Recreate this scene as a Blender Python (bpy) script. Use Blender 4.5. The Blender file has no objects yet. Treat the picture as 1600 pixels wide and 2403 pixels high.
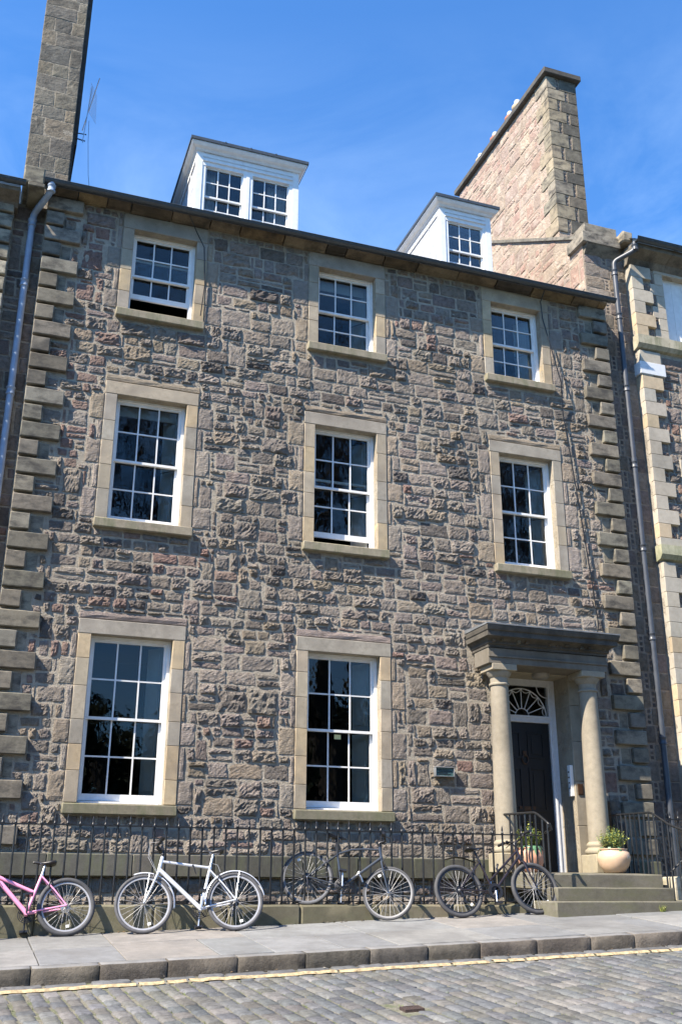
import bpy, math, random
from math import sin, cos, pi, radians, sqrt, tan, atan2, hypot
from mathutils import Vector, Matrix, noise
random.seed(11)
S = bpy.context.scene
COL = S.collection

# ------------------------------------------------------------------ camera
YAW, PITCH, ROLL = radians(19.477), radians(20.299), radians(0.1665)
fw = Vector((sin(YAW)*cos(PITCH), cos(YAW)*cos(PITCH), sin(PITCH)))
r0 = Vector((cos(YAW), -sin(YAW), 0)); u0 = r0.cross(fw)
rt = r0*cos(ROLL) + u0*sin(ROLL); up = -r0*sin(ROLL) + u0*cos(ROLL)
cd = bpy.data.cameras.new('camera'); cam = bpy.data.objects.new('camera', cd); COL.objects.link(cam)
M = Matrix((rt, up, -fw)).transposed().to_4x4(); M.translation = Vector((0, -14, 0))
cam.matrix_world = M
cd.sensor_fit = 'HORIZONTAL'; cd.sensor_width = 36; cd.lens = 2418.6/1600*36
cd.clip_end = 3000; cd.clip_start = .1
S.camera = cam

# ------------------------------------------------------------------ sun and sky
SUN = Vector((-2.5, -1.0, 2.95)).normalized()          # towards the sun
sd = bpy.data.lights.new('sun', 'SUN'); so = bpy.data.objects.new('sun', sd); COL.objects.link(so)
sd.energy = 5.0; sd.angle = radians(.5); sd.color = (1, .90, .76)
so.rotation_euler = SUN.to_track_quat('Z', 'Y').to_euler(); so.location = (-20, -10, 25)
W = bpy.data.worlds.new('World'); S.world = W; W.use_nodes = True
nt = W.node_tree; N = nt.nodes; L = nt.links
bg = N['Background']
sky = N.new('ShaderNodeTexSky'); sky.sky_type = 'NISHITA'; sky.sun_disc = False
sky.sun_elevation = math.asin(SUN.z); sky.sun_rotation = atan2(SUN.x, SUN.y)
sky.air_density = 1.0; sky.dust_density = 0.; sky.ozone_density = 4.; sky.altitude = 100
bg.inputs['Strength'].default_value = .057
# deep polarised blue of the photograph and a few thin wisps of cloud
tint = N.new('ShaderNodeMixRGB'); tint.blend_type = 'MULTIPLY'; tint.inputs[0].default_value = 1
tint.inputs[2].default_value = (1.03, 1.78, 2.38, 1); L.new(sky.outputs[0], tint.inputs[1])
tc = N.new('ShaderNodeTexCoord'); mp = N.new('ShaderNodeMapping'); mp.inputs['Scale'].default_value = (1.0, 1.0, 2.2)
mp.inputs['Rotation'].default_value = (.2, .5, .4)
L.new(tc.outputs['Generated'], mp.inputs[0])
n1 = N.new('ShaderNodeTexNoise'); n1.inputs['Scale'].default_value = 3.1; n1.inputs['Detail'].default_value = 9
n1.inputs['Roughness'].default_value = .62; n1.inputs['Distortion'].default_value = .6; L.new(mp.outputs[0], n1.inputs[0])
cr = N.new('ShaderNodeValToRGB'); cr.color_ramp.elements[0].position = .44; cr.color_ramp.elements[1].position = .74
L.new(n1.outputs[0], cr.inputs[0])
cm = N.new('ShaderNodeMixRGB'); cm.inputs[2].default_value = (6.6, 9.0, 12., 1)
sp_ = N.new('ShaderNodeSeparateXYZ'); L.new(tc.outputs['Generated'], sp_.inputs[0])
el = N.new('ShaderNodeMapRange'); el.inputs[1].default_value = .72; el.inputs[2].default_value = .42; el.inputs[3].default_value = 0; el.inputs[4].default_value = .58; L.new(sp_.outputs[2], el.inputs[0])
ml = N.new('ShaderNodeMath'); ml.operation = 'MULTIPLY'; L.new(el.outputs[0], ml.inputs[1])
L.new(cr.outputs[0], ml.inputs[0]); L.new(ml.outputs[0], cm.inputs[0]); L.new(tint.outputs[0], cm.inputs[1])
L.new(cm.outputs[0], bg.inputs[0])
S.view_settings.view_transform = 'Standard'; S.view_settings.look = 'None'
S.view_settings.gamma = 1; S.view_settings.exposure = 1.32
S.render.engine = 'CYCLES'
S.cycles.max_bounces = 6

# ------------------------------------------------------------------ materials
def new_mat(name):
    m = bpy.data.materials.new(name); m.use_nodes = True
    return m, m.node_tree.nodes, m.node_tree.links, m.node_tree.nodes['Principled BSDF']
def noise_node(N, L, pos, scale, detail=4, rough=.55, stretch=None):
    n = N.new('ShaderNodeTexNoise'); n.inputs['Scale'].default_value = scale
    n.inputs['Detail'].default_value = detail; n.inputs['Roughness'].default_value = rough
    if stretch:
        mp = N.new('ShaderNodeMapping'); mp.inputs['Scale'].default_value = stretch
        L.new(pos, mp.inputs[0]); pos = mp.outputs[0]
    L.new(pos, n.inputs['Vector']); return n.outputs[0]
def ramp(N, L, fac, stops):
    r = N.new('ShaderNodeValToRGB'); e = r.color_ramp.elements
    while len(e) < len(stops): e.new(.5)
    for x, (p, c) in zip(e, stops):
        x.position = p; x.color = (*c, 1) if not isinstance(c, (int, float)) else (c, c, c, 1)
    L.new(fac, r.inputs[0]); return r.outputs[0]
def mul(N, L, a, b, fac=1, mode='MULTIPLY'):
    m = N.new('ShaderNodeMixRGB'); m.blend_type = mode
    if hasattr(fac, 'links'): L.new(fac, m.inputs[0])
    else: m.inputs[0].default_value = fac
    for i, x in ((1, a), (2, b)):
        if hasattr(x, 'links'): L.new(x, m.inputs[i])
        else: m.inputs[i].default_value = (*x, 1)
    return m.outputs[0]
def masonry(name, bump=.6, bdist=.012, scale=26, var=.45, rough=.9, stain=None, stain_amt=0, stain_scale=3, stretch=None, streak=None, lichen=None):
    """stone whose colour is the 'tint' of each piece, with grain, blotches, stains and relief"""
    m, N, L, b = new_mat(name)
    at = N.new('ShaderNodeAttribute'); at.attribute_name = 'tint'
    g = N.new('ShaderNodeNewGeometry'); pos = g.outputs['Position']
    col = at.outputs['Color']
    f1 = ramp(N, L, noise_node(N, L, pos, scale*.35, 5, .6), ((.28, 1-var), (.5, 1.), (.72, 1+var*.7)))
    col = mul(N, L, col, f1)
    f0 = ramp(N, L, noise_node(N, L, pos, .9, 6, .62), ((.3, .74), (.5, 1.), (.75, 1.1)))
    col = mul(N, L, col, f0)
    f2 = ramp(N, L, noise_node(N, L, pos, scale*2.6, 3, .65), ((.3, 1-var*.7), (.7, 1+var*.5)))
    col = mul(N, L, col, f2)
    if stain:
        f3 = ramp(N, L, noise_node(N, L, pos, stain_scale, 5, .65, stretch), ((.46, 0.), (.68, 1.)))
        k = N.new('ShaderNodeMath'); k.operation = 'MULTIPLY'; k.inputs[1].default_value = stain_amt; L.new(f3, k.inputs[0])
        col = mul(N, L, col, stain, k.outputs[0], 'MIX')
    if lichen:
        f4 = ramp(N, L, noise_node(N, L, pos, 5.5, 6, .7), ((.6, 0.), (.68, 1.)))
        k = N.new('ShaderNodeMath'); k.operation = 'MULTIPLY'; k.inputs[1].default_value = .5; L.new(f4, k.inputs[0])
        col = mul(N, L, col, lichen, k.outputs[0], 'MIX')
    L.new(col, b.inputs['Base Color']); b.inputs['Roughness'].default_value = rough
    if 'Specular IOR Level' in b.inputs: b.inputs['Specular IOR Level'].default_value = .25
    h1 = noise_node(N, L, pos, scale, 6, .68, streak); h2 = noise_node(N, L, pos, scale*3.1, 3, .6)
    ad = N.new('ShaderNodeMath'); ad.operation = 'MULTIPLY_ADD'; ad.inputs[1].default_value = .4
    L.new(h2, ad.inputs[0]); L.new(h1, ad.inputs[2])
    bp = N.new('ShaderNodeBump'); bp.inputs['Strength'].default_value = bump; bp.inputs['Distance'].default_value = bdist
    L.new(ad.outputs[0], bp.inputs['Height']); L.new(bp.outputs[0], b.inputs['Normal'])
    return m
def plain(name, col, rough=.5, metal=0., var=.12, bump=0., scale=18, spec=.5, coat=0):
    m, N, L, b = new_mat(name)
    g = N.new('ShaderNodeNewGeometry'); pos = g.outputs['Position']
    nz = noise_node(N, L, pos, scale, 4)
    c = mul(N, L, col, ramp(N, L, nz, ((.3, 1-var), (.7, 1+var))))
    L.new(c, b.inputs['Base Color']); b.inputs['Roughness'].default_value = rough; b.inputs['Metallic'].default_value = metal
    if 'Specular IOR Level' in b.inputs: b.inputs['Specular IOR Level'].default_value = spec
    if coat and 'Coat Weight' in b.inputs: b.inputs['Coat Weight'].default_value = coat
    if bump:
        bp = N.new('ShaderNodeBump'); bp.inputs['Strength'].default_value = bump; bp.inputs['Distance'].default_value = .01
        L.new(nz, bp.inputs['Height']); L.new(bp.outputs[0], b.inputs['Normal'])
    return m
MAT = {}
MAT['rubble'] = masonry('rubble_stone', 1.0, .065, 42, .34, lichen=(.40, .375, .33))
MAT['mortar'] = masonry('lime_mortar', 1.0, .03, 30, .25)
MAT['ashlar'] = masonry('dressed_sandstone', .4, .007, 40, .2, stain=(.19, .165, .135), stain_amt=.6, stain_scale=3.5)
MAT['tooled'] = masonry('tooled_sandstone', 1.0, .04, 40, .2, streak=(.6, 1, 1.5))
MAT['quoin'] = masonry('weathered_quoin_stone', .4, .006, 34, .22, stain=(.06, .056, .05), stain_amt=.95, stain_scale=4.2, stretch=(1, 1, 2.))
MAT['chimneystone'] = masonry('sooty_chimney_stone', .9, .016, 30, .35, stain=(.06, .055, .048), stain_amt=.8, stain_scale=2.6)
MAT['sill'] = masonry('mossy_sill_stone', .4, .006, 30, .2, stain=(.13, .14, .075), stain_amt=.7, stain_scale=3, stretch=(2.5, 1, .5))
MAT['cornice'] = masonry('sooty_cornice_stone', .5, .01, 24, .3, stain=(.04, .037, .033), stain_amt=.9, stain_scale=2.2)
MAT['pink'] = masonry('pink_gable_stone', .85, .018, 20, .22, stain=(.50, .44, .37), stain_amt=.5, stain_scale=4)
MAT['cream'] = masonry('cream_quoin_stone', .25, .005, 40, .12)
MAT['sett'] = masonry('granite_sett', .45, .006, 55, .3, rough=.62)
MAT['bed'] = masonry('sandy_joint', .9, .012, 60, .4, stain=(.07, .10, .03), stain_amt=.8, stain_scale=6)
MAT['flag'] = masonry('flagstone', .4, .005, 26, .16, rough=.7, stain=(.14, .138, .135), stain_amt=.6, stain_scale=2.0)
MAT['kerb'] = masonry('dark_kerb_stone', .8, .010, 34, .35, stain=(.24, .21, .17), stain_amt=.5, stain_scale=2.4)
MAT['step'] = masonry('worn_step_stone', .35, .006, 30, .2, stain=(.13, .13, .075), stain_amt=.6, stain_scale=2.6, stretch=(1, 1, 3))
MAT['column'] = masonry('column_sandstone', .2, .004, 40, .14, stain=(.22, .20, .17), stain_amt=.5, stain_scale=1.6, stretch=(3, 3, .5))
MAT['ground'] = masonry('far_ground', .8, .02, 12, .3)
MAT['white'] = plain('white_paint', (.77, .77, .755), .42, var=.07, scale=9)
MAT['greywhite'] = plain('old_white_paint', (.66, .67, .68), .45, var=.06)
MAT['lead'] = plain('grey_lead', (.15, .16, .17), .55, var=.3, bump=.3, scale=8)
MAT['leadpale'] = plain('pale_lead_sheet', (.42, .44, .47), .5, var=.3, bump=.25, scale=9)
MAT['gutter'] = plain('dark_gutter_paint', (.055, .065, .075), .4, var=.2)
MAT['slate'] = plain('roof_slate', (.10, .105, .12), .6, var=.3, bump=.4)
MAT['pipeblue'] = plain('pale_blue_grey_paint', (.27, .33, .42), .48, var=.15, scale=6)
MAT['pipegrey'] = plain('grey_pipe_paint', (.055, .062, .075), .42, var=.2, scale=6)
MAT['iron'] = plain('black_iron_paint', (.014, .015, .017), .38, var=.4, bump=.15, scale=30)
MAT['black'] = plain('black_gloss_paint', (.009, .009, .010), .5, var=.1)
MAT['rubber'] = plain('tyre_rubber', (.055, .056, .06), .75, var=.2)
MAT['rubberlight'] = plain('dusty_tyre_rubber', (.075, .075, .08), .75, var=.2)
MAT['chrome'] = plain('bright_metal', (.72, .73, .75), .28, 1., var=.06)
MAT['alu'] = plain('brushed_aluminium', (.62, .63, .65), .38, .9, var=.08)
MAT['darkmetal'] = plain('dark_chain_steel', (.06, .06, .065), .4, .8, var=.2)
MAT['plastic'] = plain('black_plastic', (.018, .018, .02), .35, var=.1)
MAT['pinkpaint'] = plain('pink_bike_paint', (.80, .32, .50), .25, var=.04, coat=.5)
MAT['silverpaint'] = plain('silver_bike_paint', (.66, .68, .72), .25, .3, var=.03, coat=.5)
MAT['steelblue'] = plain('gunmetal_bike_paint', (.06, .067, .078), .25, .3, var=.05, coat=.5)
MAT['maroon'] = plain('dark_maroon_bike_paint', (.026, .019, .022), .25, .2, var=.05, coat=.5)
MAT['reflector'] = plain('white_reflector', (.75, .75, .72), .2, var=.05)
MAT['spoke'] = plain('dull_spoke_steel', (.42, .42, .43), .45, .3, var=.1)
MAT['darkrim'] = plain('dark_grey_rim', (.16, .16, .165), .45, .2, var=.05)
MAT['rimgrey'] = plain('grey_rim', (.38, .38, .39), .4, .25, var=.05)
MAT['red'] = plain('red_reflector', (.5, .02, .02), .2, var=.05)
MAT['terracotta'] = plain('terracotta', (.55, .29, .19), .75, var=.15, bump=.2)
MAT['peach'] = plain('glazed_peach_pot', (.62, .44, .30), .3, var=.12, scale=5)
MAT['soil'] = plain('potting_soil', (.05, .035, .025), .95, var=.4, bump=.8)
MAT['leaf'] = plain('yellow_green_leaf', (.34, .36, .09), .6, var=.5, scale=30)
MAT['leafdark'] = plain('blue_green_leaf', (.09, .20, .10), .5, var=.4, scale=30)
MAT['bark'] = plain('dark_bark', (.065, .055, .047), .9, var=.4, bump=.6)
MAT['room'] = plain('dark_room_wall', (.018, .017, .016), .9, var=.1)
MAT['shutter'] = plain('interior_shutter_paint', (.50, .51, .50), .5, var=.05)
MAT['cloth'] = plain('grey_curtain', (.42, .42, .44), .9, var=.2, scale=9)
MAT['plaque'] = plain('verdigris_plaque', (.07, .135, .13), .5, .2, var=.3, scale=40)
MAT['bronze'] = plain('brown_bronze', (.075, .04, .022), .4, .3, var=.2)
MAT['yellow'] = plain('worn_yellow_paint', (.38, .295, .17), .85, var=.5, scale=26, bump=.4)
MAT['rust'] = plain('rusty_iron', (.05, .032, .027), .85, var=.4, bump=.5, scale=60)
MAT['note'] = plain('yellow_note_paper', (.62, .60, .28), .8, var=.03)
MAT['claywarm'] = plain('buff_clay', (.55, .42, .27), .8, var=.15)
MAT['clayred'] = plain('red_clay', (.42, .17, .10), .8, var=.15)
MAT['grass'] = plain('weed_green', (.10, .14, .03), .8, var=.4, scale=30)
MAT['lawn'] = plain('lawn_green', (.06, .09, .025), .9, var=.4, scale=3, bump=.5)
MAT['evergreen'] = plain('dark_evergreen_leaf', (.035, .05, .022), .8, var=.4, scale=2)
MAT['shade'] = plain('opal_lamp_glass', (.25, .23, .20), .3, var=.1)
def glass_mat():
    m = bpy.data.materials.new('old_window_glass'); m.use_nodes = True
    N = m.node_tree.nodes; L = m.node_tree.links; N.clear()
    out = N.new('ShaderNodeOutputMaterial'); mx = N.new('ShaderNodeMixShader')
    tr = N.new('ShaderNodeBsdfTransparent'); tr.inputs[0].default_value = (.86, .89, .88, 1)
    gl = N.new('ShaderNodeBsdfGlossy'); gl.inputs['Roughness'].default_value = .012
    fr = N.new('ShaderNodeFresnel'); fr.inputs['IOR'].default_value = 1.42
    g = N.new('ShaderNodeNewGeometry')
    nz = noise_node(N, L, g.outputs['Position'], 5, 2)
    bp = N.new('ShaderNodeBump'); bp.inputs['Strength'].default_value = .22; bp.inputs['Distance'].default_value = .006
    L.new(nz, bp.inputs['Height']); L.new(bp.outputs[0], gl.inputs['Normal'])
    L.new(fr.outputs[0], mx.inputs[0]); L.new(tr.outputs[0], mx.inputs[1]); L.new(gl.outputs[0], mx.inputs[2])
    L.new(mx.outputs[0], out.inputs[0]); return m
MAT['glass'] = glass_mat()

# ------------------------------------------------------------------ mesh helpers
class MB:
    def __init__(s): s.v = []; s.f = []; s.mi = []; s.c = []
    def add(s, vs, fs, col=(1, 1, 1), mi=0):
        o = len(s.v); s.v.extend(vs)
        for f in fs: s.f.append([i+o for i in f])
        s.mi += [mi]*len(fs); s.c += [col]*len(fs)
    def box(s, x0, x1, y0, y1, z0, z1, col=(1, 1, 1), mi=0, T=None):
        vs = [Vector((x, y, z)) for z in (z0, z1) for y in (y0, y1) for x in (x0, x1)]
        if T: vs = [T(v) for v in vs]
        s.add(vs, [(0, 2, 3, 1), (4, 5, 7, 6), (0, 1, 5, 4), (2, 6, 7, 3), (0, 4, 6, 2), (1, 3, 7, 5)], col, mi)
    def rbox(s, x0, x1, y0, y1, z0, z1, col=(1, 1, 1), amp=.003, seg=.15, ch=.01, mi=0, T=None, maxn=7, fq=7.):
        """box with softened, slightly uneven edges and faces"""
        def axis(a, b):
            w = b-a; c = min(ch, w*.3); n = max(1, min(maxn, int(round((w-2*c)/seg))))
            return [a] + [a+c+(w-2*c)*i/n for i in range(n+1)] + [b]
        X, Y, Z = axis(x0, x1), axis(y0, y1), axis(z0, z1)
        nx, ny, nz = len(X)-1, len(Y)-1, len(Z)-1; idx = {}; vs = []; fs = []
        k = 1-1/sqrt(2)
        def V(i, j, l):
            key = (i, j, l)
            if key in idx: return idx[key]
            p = [X[i], Y[j], Z[l]]; e = [(i in (0, nx)), (j in (0, ny)), (l in (0, nz))]
            if sum(e) > 1:
                c = min(ch, (x1-x0)*.3, (y1-y0)*.3, (z1-z0)*.3)*.5
                for q, (cc, lo) in enumerate(((i, 0), (j, 0), (l, 0))):
                    if e[q]: p[q] += c if cc == 0 else -c
            p = Vector(p)
            if amp: p = p + noise.noise_vector(p*fq)*amp
            idx[key] = len(vs); vs.append(T(p) if T else p); return idx[key]
        for i in range(nx):
            for j in range(ny):
                fs.append((V(i, j, 0), V(i, j+1, 0), V(i+1, j+1, 0), V(i+1, j, 0)))
                fs.append((V(i, j, nz), V(i+1, j, nz), V(i+1, j+1, nz), V(i, j+1, nz)))
        for i in range(nx):
            for l in range(nz):
                fs.append((V(i, 0, l), V(i+1, 0, l), V(i+1, 0, l+1), V(i, 0, l+1)))
                fs.append((V(i, ny, l), V(i, ny, l+1), V(i+1, ny, l+1), V(i+1, ny, l)))
        for j in range(ny):
            for l in range(nz):
                fs.append((V(0, j, l), V(0, j, l+1), V(0, j+1, l+1), V(0, j+1, l)))
                fs.append((V(nx, j, l), V(nx, j+1, l), V(nx, j+1, l+1), V(nx, j, l+1)))
        s.add(vs, fs, col, mi)
    def tube(s, pts, r, n=8, col=(1, 1, 1), mi=0, closed=False, cap=True):
        pts = [Vector(p) for p in pts]; m = len(pts); vs = []; fs = []
        rr = r if isinstance(r, (list, tuple)) else [r]*m
        ref = None
        for i, p in enumerate(pts):
            if closed: d = pts[(i+1) % m]-pts[i-1]
            else: d = pts[min(i+1, m-1)]-pts[max(i-1, 0)]
            d.normalize()
            if ref is None:
                ref = Vector((0, 0, 1)) if abs(d.z) < .9 else Vector((1, 0, 0))
            a = d.cross(ref)
            if a.length < 1e-5: a = d.cross(Vector((0, 1, .1)))
            a.normalize(); b = a.cross(d); ref = b
            for k in range(n):
                t = 2*pi*k/n; vs.append(p + (a*cos(t)+b*sin(t))*rr[i])
        for i in range(m if closed else m-1):
            for k in range(n):
                a0, b0 = i*n+k, i*n+(k+1) % n; a1, b1 = ((i+1) % m)*n+k, ((i+1) % m)*n+(k+1) % n
                fs.append((a0, a1, b1, b0))
        if cap and not closed:
            fs.append(tuple(range(n))); fs.append(tuple(range((m-1)*n+n-1, (m-1)*n-1, -1)))
        s.add(vs, fs, col, mi)
    def lathe(s, c, prof, n=24, col=(1, 1, 1), mi=0, T=None, cap=True):
        vs = []; fs = []; m = len(prof)
        for (r, z) in prof:
            for k in range(n):
                t = 2*pi*k/n; p = Vector((c[0]+r*cos(t), c[1]+r*sin(t), c[2]+z)); vs.append(T(p) if T else p)
        for i in range(m-1):
            for k in range(n):
                fs.append((i*n+k, i*n+(k+1) % n, (i+1)*n+(k+1) % n, (i+1)*n+k))
        if cap: fs.append(tuple(range(n-1, -1, -1))); fs.append(tuple(range((m-1)*n, m*n)))
        s.add(vs, fs, col, mi)
    def prism(s, poly, axis, a0, a1, col=(1, 1, 1), mi=0):
        """poly in the plane across 'axis' ('x': (y,z), 'y': (x,z), 'z': (x,y))"""
        def P(p, a): return Vector((a, p[0], p[1])) if axis == 'x' else Vector((p[0], a, p[1])) if axis == 'y' else Vector((p[0], p[1], a))
        n = len(poly); vs = [P(p, a0) for p in poly]+[P(p, a1) for p in poly]
        fs = [(i, (i+1) % n, n+(i+1) % n, n+i) for i in range(n)]+[tuple(range(n-1, -1, -1)), tuple(range(n, 2*n))]
        s.add(vs, fs, col, mi)
    def rock(s, O, U, V, Nn, quad, col, d0, d1, amp, nu, nv, mi=0, bev=.012, seed=0., fq=9.):
        """face of one stone: quad=((u,v)x4 anticlockwise) standing out of the mortar along Nn"""
        w = max((Vector(quad[1])-Vector(quad[0])).length, .01); h = max((Vector(quad[3])-Vector(quad[0])).length, .01)
        def ax(n, l):
            b = min(bev/l, .25); return [0, b]+[b+(1-2*b)*(i+1)/(n-2) for i in range(n-3)]+[1-b, 1]
        A, B = ax(max(nu, 3), w), ax(max(nv, 3), h); vs = []; fs = []
        tx = random.uniform(-1, 1)*amp*.8; ty = random.uniform(-1, 1)*amp*.8
        nA, nB = len(A), len(B)
        for j, t in enumerate(B):
            for i, q in enumerate(A):
                u = (quad[0][0]*(1-q)+quad[1][0]*q)*(1-t)+(quad[3][0]*(1-q)+quad[2][0]*q)*t
                v = (quad[0][1]*(1-q)+quad[1][1]*q)*(1-t)+(quad[3][1]*(1-q)+quad[2][1]*q)*t
                if i in (0, nA-1) or j in (0, nB-1): d = d0
                else:
                    e = min(min(i, nA-1-i), min(j, nB-1-j))
                    d = d1*(random.uniform(.35, .8) if e == 1 else random.uniform(.8, 1.1))+(q-.5)*tx+(t-.5)*ty
                    q1 = noise.noise(Vector((u*fq, v*fq*1.4, seed))); q2 = noise.noise(Vector((u*fq*2.6, v*fq*3.1, seed+5)))
                    d += (q1*.8+(.35-abs(q2)*1.6)*.55)*amp*(1 if e > 1 else .7)+random.uniform(-.5, .5)*amp*(.55 if e > 1 else .3)
                if 0 < i < nA-1 or 0 < j < nB-1:
                    u += random.uniform(-1, 1)*amp*.3; v += random.uniform(-1, 1)*amp*.3
                vs.append(O+U*u+V*v+Nn*max(d, d0))
        for j in range(nB-1):
            for i in range(nA-1):
                a = j*nA+i; fs.append((a, a+1, a+nA+1, a+nA))
        s.add(vs, fs, col, mi)
    def mesh(s, name, mats, smooth=None):
        me = bpy.data.meshes.new(name); me.from_pydata([tuple(v) for v in s.v], [], s.f)
        for m in mats: me.materials.append(m)
        if len(mats) > 1: me.polygons.foreach_set('material_index', s.mi)
        at = me.attributes.new('tint', 'FLOAT_COLOR', 'FACE')
        flat = []
        for c in s.c: flat += [c[0], c[1], c[2], 1.]
        at.data.foreach_set('color', flat)
        if smooth is not None:
            me.polygons.foreach_set('use_smooth', [True]*len(me.polygons))
            if smooth < 170: me.set_sharp_from_angle(angle=radians(smooth))
        me.update(); return me
    def build(s, name, mats, parent=None, smooth=None, kind=None, label=None):
        if not isinstance(mats, (list, tuple)): mats = [mats]
        mats = [MAT[m] if isinstance(m, str) else m for m in mats]
        o = bpy.data.objects.new(name, s.mesh(name, mats, smooth)); COL.objects.link(o)
        if parent is not None: attach(o, parent)
        if kind: o['kind'] = kind
        if label: o['label'] = label
        return o
BASE = {}
def attach(o, parent):
    """vertices are in world metres: cancel the offset of the thing's base"""
    o.parent = parent
    b = BASE.get(parent.name)
    if b is not None: o.location = -b
    BASE[o.name] = None
def thing(name, label, cat, loc, group=None):
    o = bpy.data.objects.new(name, None); COL.objects.link(o); o.location = loc; o.empty_display_size = .2
    o['label'] = label; o['category'] = cat
    if group: o['group'] = group
    BASE[o.name] = Vector(loc); return o
def tag(o, label, cat, group=None):
    o['label'] = label; o['category'] = cat
    if group: o['group'] = group
    return o
def holder(name, parent):
    """a part that only carries sub-parts"""
    o = bpy.data.objects.new(name, None); COL.objects.link(o); attach(o, parent); return o
def jit(c, a=.12):
    k = 1+random.uniform(-a, a); return (c[0]*k*(1+random.uniform(-a, a)*.18), c[1]*k, c[2]*k*(1+random.uniform(-a, a)*.18))
VX, VY, VZ = Vector((1, 0, 0)), Vector((0, 1, 0)), Vector((0, 0, 1))

# stone colours (albedo)
GREY = [(0.324, 0.278, 0.235), (0.352, 0.305, 0.257), (0.292, 0.253, 0.217), (0.335, 0.290, 0.251), (0.314, 0.276, 0.231)]
PURP = [(0.297, 0.246, 0.217), (0.324, 0.266, 0.237)]
TAN = [(0.357, 0.294, 0.223), (0.335, 0.278, 0.215)]
RED = [(0.324, 0.217, 0.179), (0.319, 0.228, 0.194), (0.335, 0.243, 0.200)]
DARK = [(0.216, 0.188, 0.163), (0.179, 0.157, 0.142)]
def rubble_col(x, z):
    p = noise.noise(Vector((x*.55, z*.7, 3.)))
    r = random.random()
    if p > .3 and r < .3: return jit(random.choice(RED+PURP), .1)
    if r < .66: return jit(random.choice(GREY))
    if r < .78: return jit(random.choice(PURP))
    if r < .9: return jit(random.choice(TAN))
    if r < .915: return jit(random.choice(RED))
    return jit(random.choice(DARK))
MORT = (.385, .34, .272); ASH = (.385, .325, .24); ASHG = (.335, .30, .245)

def subtract(rects, ob):
    out = []
    for (a, b, c, d) in rects:
        A, B, Cc, D = ob
        if b <= A or a >= B or d <= Cc or c >= D: out.append((a, b, c, d)); continue
        if a < A: out.append((a, A, c, d))
        if b > B: out.append((B, b, c, d))
        lo, hi = max(a, A), min(b, B)
        if c < Cc: out.append((lo, hi, c, Cc))
        if d > D: out.append((lo, hi, D, d))
    return out
def coursed(u0, u1, v0, v1, obs, hrange=(.13, .25), wr=(.9, 2.3), jumper=.1, split=.18, mn=.05):
    """random rubble brought to courses: list of rectangles (u0,u1,v0,v1)"""
    res = []; v = v0; extra = []
    while v < v1-.03:
        h = random.uniform(*hrange)
        if v1-(v+h) < .09: h = v1-v
        u = u0 - random.uniform(0, .2)
        while u < u1:
            w = h*random.uniform(*wr); w = min(max(w, .11), .62)
            if u1-(u+w) < .08: w = u1-u+.001
            r = (max(u, u0), min(u+w, u1), v, min(v+h, v1))
            cells = [r]
            if random.random() < jumper and v+h < v1-.3:
                hh = h*random.uniform(1.3, 1.7); cells = [(r[0], r[1], v, min(v+hh, v1))]
            elif random.random() < split and h > .17:
                m = v+h*random.uniform(.38, .62); cells = [(r[0], r[1], v, m), (r[0], r[1], m, v+h)]
            cells2 = cells
            for o in obs+extra: cells2 = subtract(cells2, o)
            for c in cells2:
                if c[1]-c[0] > mn and c[3]-c[2] > mn: res.append(c)
            for c in cells:
                if c[3] > v+h+.01: extra.append((c[0], c[1], v+h-.001, c[3]))
            u += w
        v += h
    return res
def quad_of(r, gap=.009, j=.013):
    a, b, c, d = r; g = gap
    f = lambda: random.uniform(-j, j)
    return ((a+g+abs(f()), c+g+f()*.6), (b-g+f(), c+g+f()*.8), (b-g-abs(f()), d-g+f()*.6), (a+g+f(), d-g+f()*.8))
def lay(cells, O, U, V, Nn, colf, parent, part, stuff, mat, limit=300, d1=(.012, .04), amp=.012, res=.05, prefer=None, bev=.012, mixed=False):
    """the largest cells become stones of their own, the rest one joined mass"""
    order = sorted(cells, key=lambda r: -((r[1]-r[0])*(r[3]-r[2])*(prefer(r) if prefer else 1)))
    mass = MB()
    for i, r in enumerate(order):
        w, h = r[1]-r[0], r[3]-r[2]
        mb = MB() if i < limit else mass
        k = min(1., min(w, h)/.14)
        dd, aa = random.uniform(*d1)*(.5+.5*k), amp*(.5+.5*k)
        if mixed and random.random() < .55: dd, aa = dd*.42+.002, aa*.3
        mb.rock(O, U, V, Nn, quad_of(r), colf(r), -.006, dd, aa,
                min(13, max(4, int(w/res)+3)), min(9, max(4, int(h/res)+3)), seed=i*.37, bev=bev)
        if i < limit: mb.build(part, mat, parent)
    if mass.f: mass.build(stuff, mat, parent, kind='stuff')

# ================================================================== GROUND
def gz(x, y):            # one sloping plane: the street climbs to the right and falls towards the viewer
    return -.484+.0362*x+.085*(y+1.5)
KY = -3.67; KH = .135
def gsurf(x, y): return gz(x, y) if y > KY else gz(x, y)-KH
mb = MB()
pts = []
ys = [-400, -60, -25, -15, -9, KY+.1]
def far(x, y):
    xx = max(-40, min(40, x)); yy = max(-15, y)
    return gz(xx, yy)-KH-.075
xs = [-400, -40, -12, 0, 12, 40, 400]
vs = [Vector((x, y, far(x, y))) for y in ys for x in xs]
fs = [(j*7+i, j*7+i+1, (j+1)*7+i+1, (j+1)*7+i) for j in range(5) for i in range(6)]
mb.add(vs, fs, (.05, .05, .045)); mb.build('ground', 'ground', kind='structure')
mb = MB(); mb.add([Vector((-400, 0.5, -3)), Vector((400, .5, -3)), Vector((400, 600, -3)), Vector((-400, 600, -3))], [(0, 1, 2, 3)], (.15, .14, .12))
mb.build('ground', 'ground', kind='structure')
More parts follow.
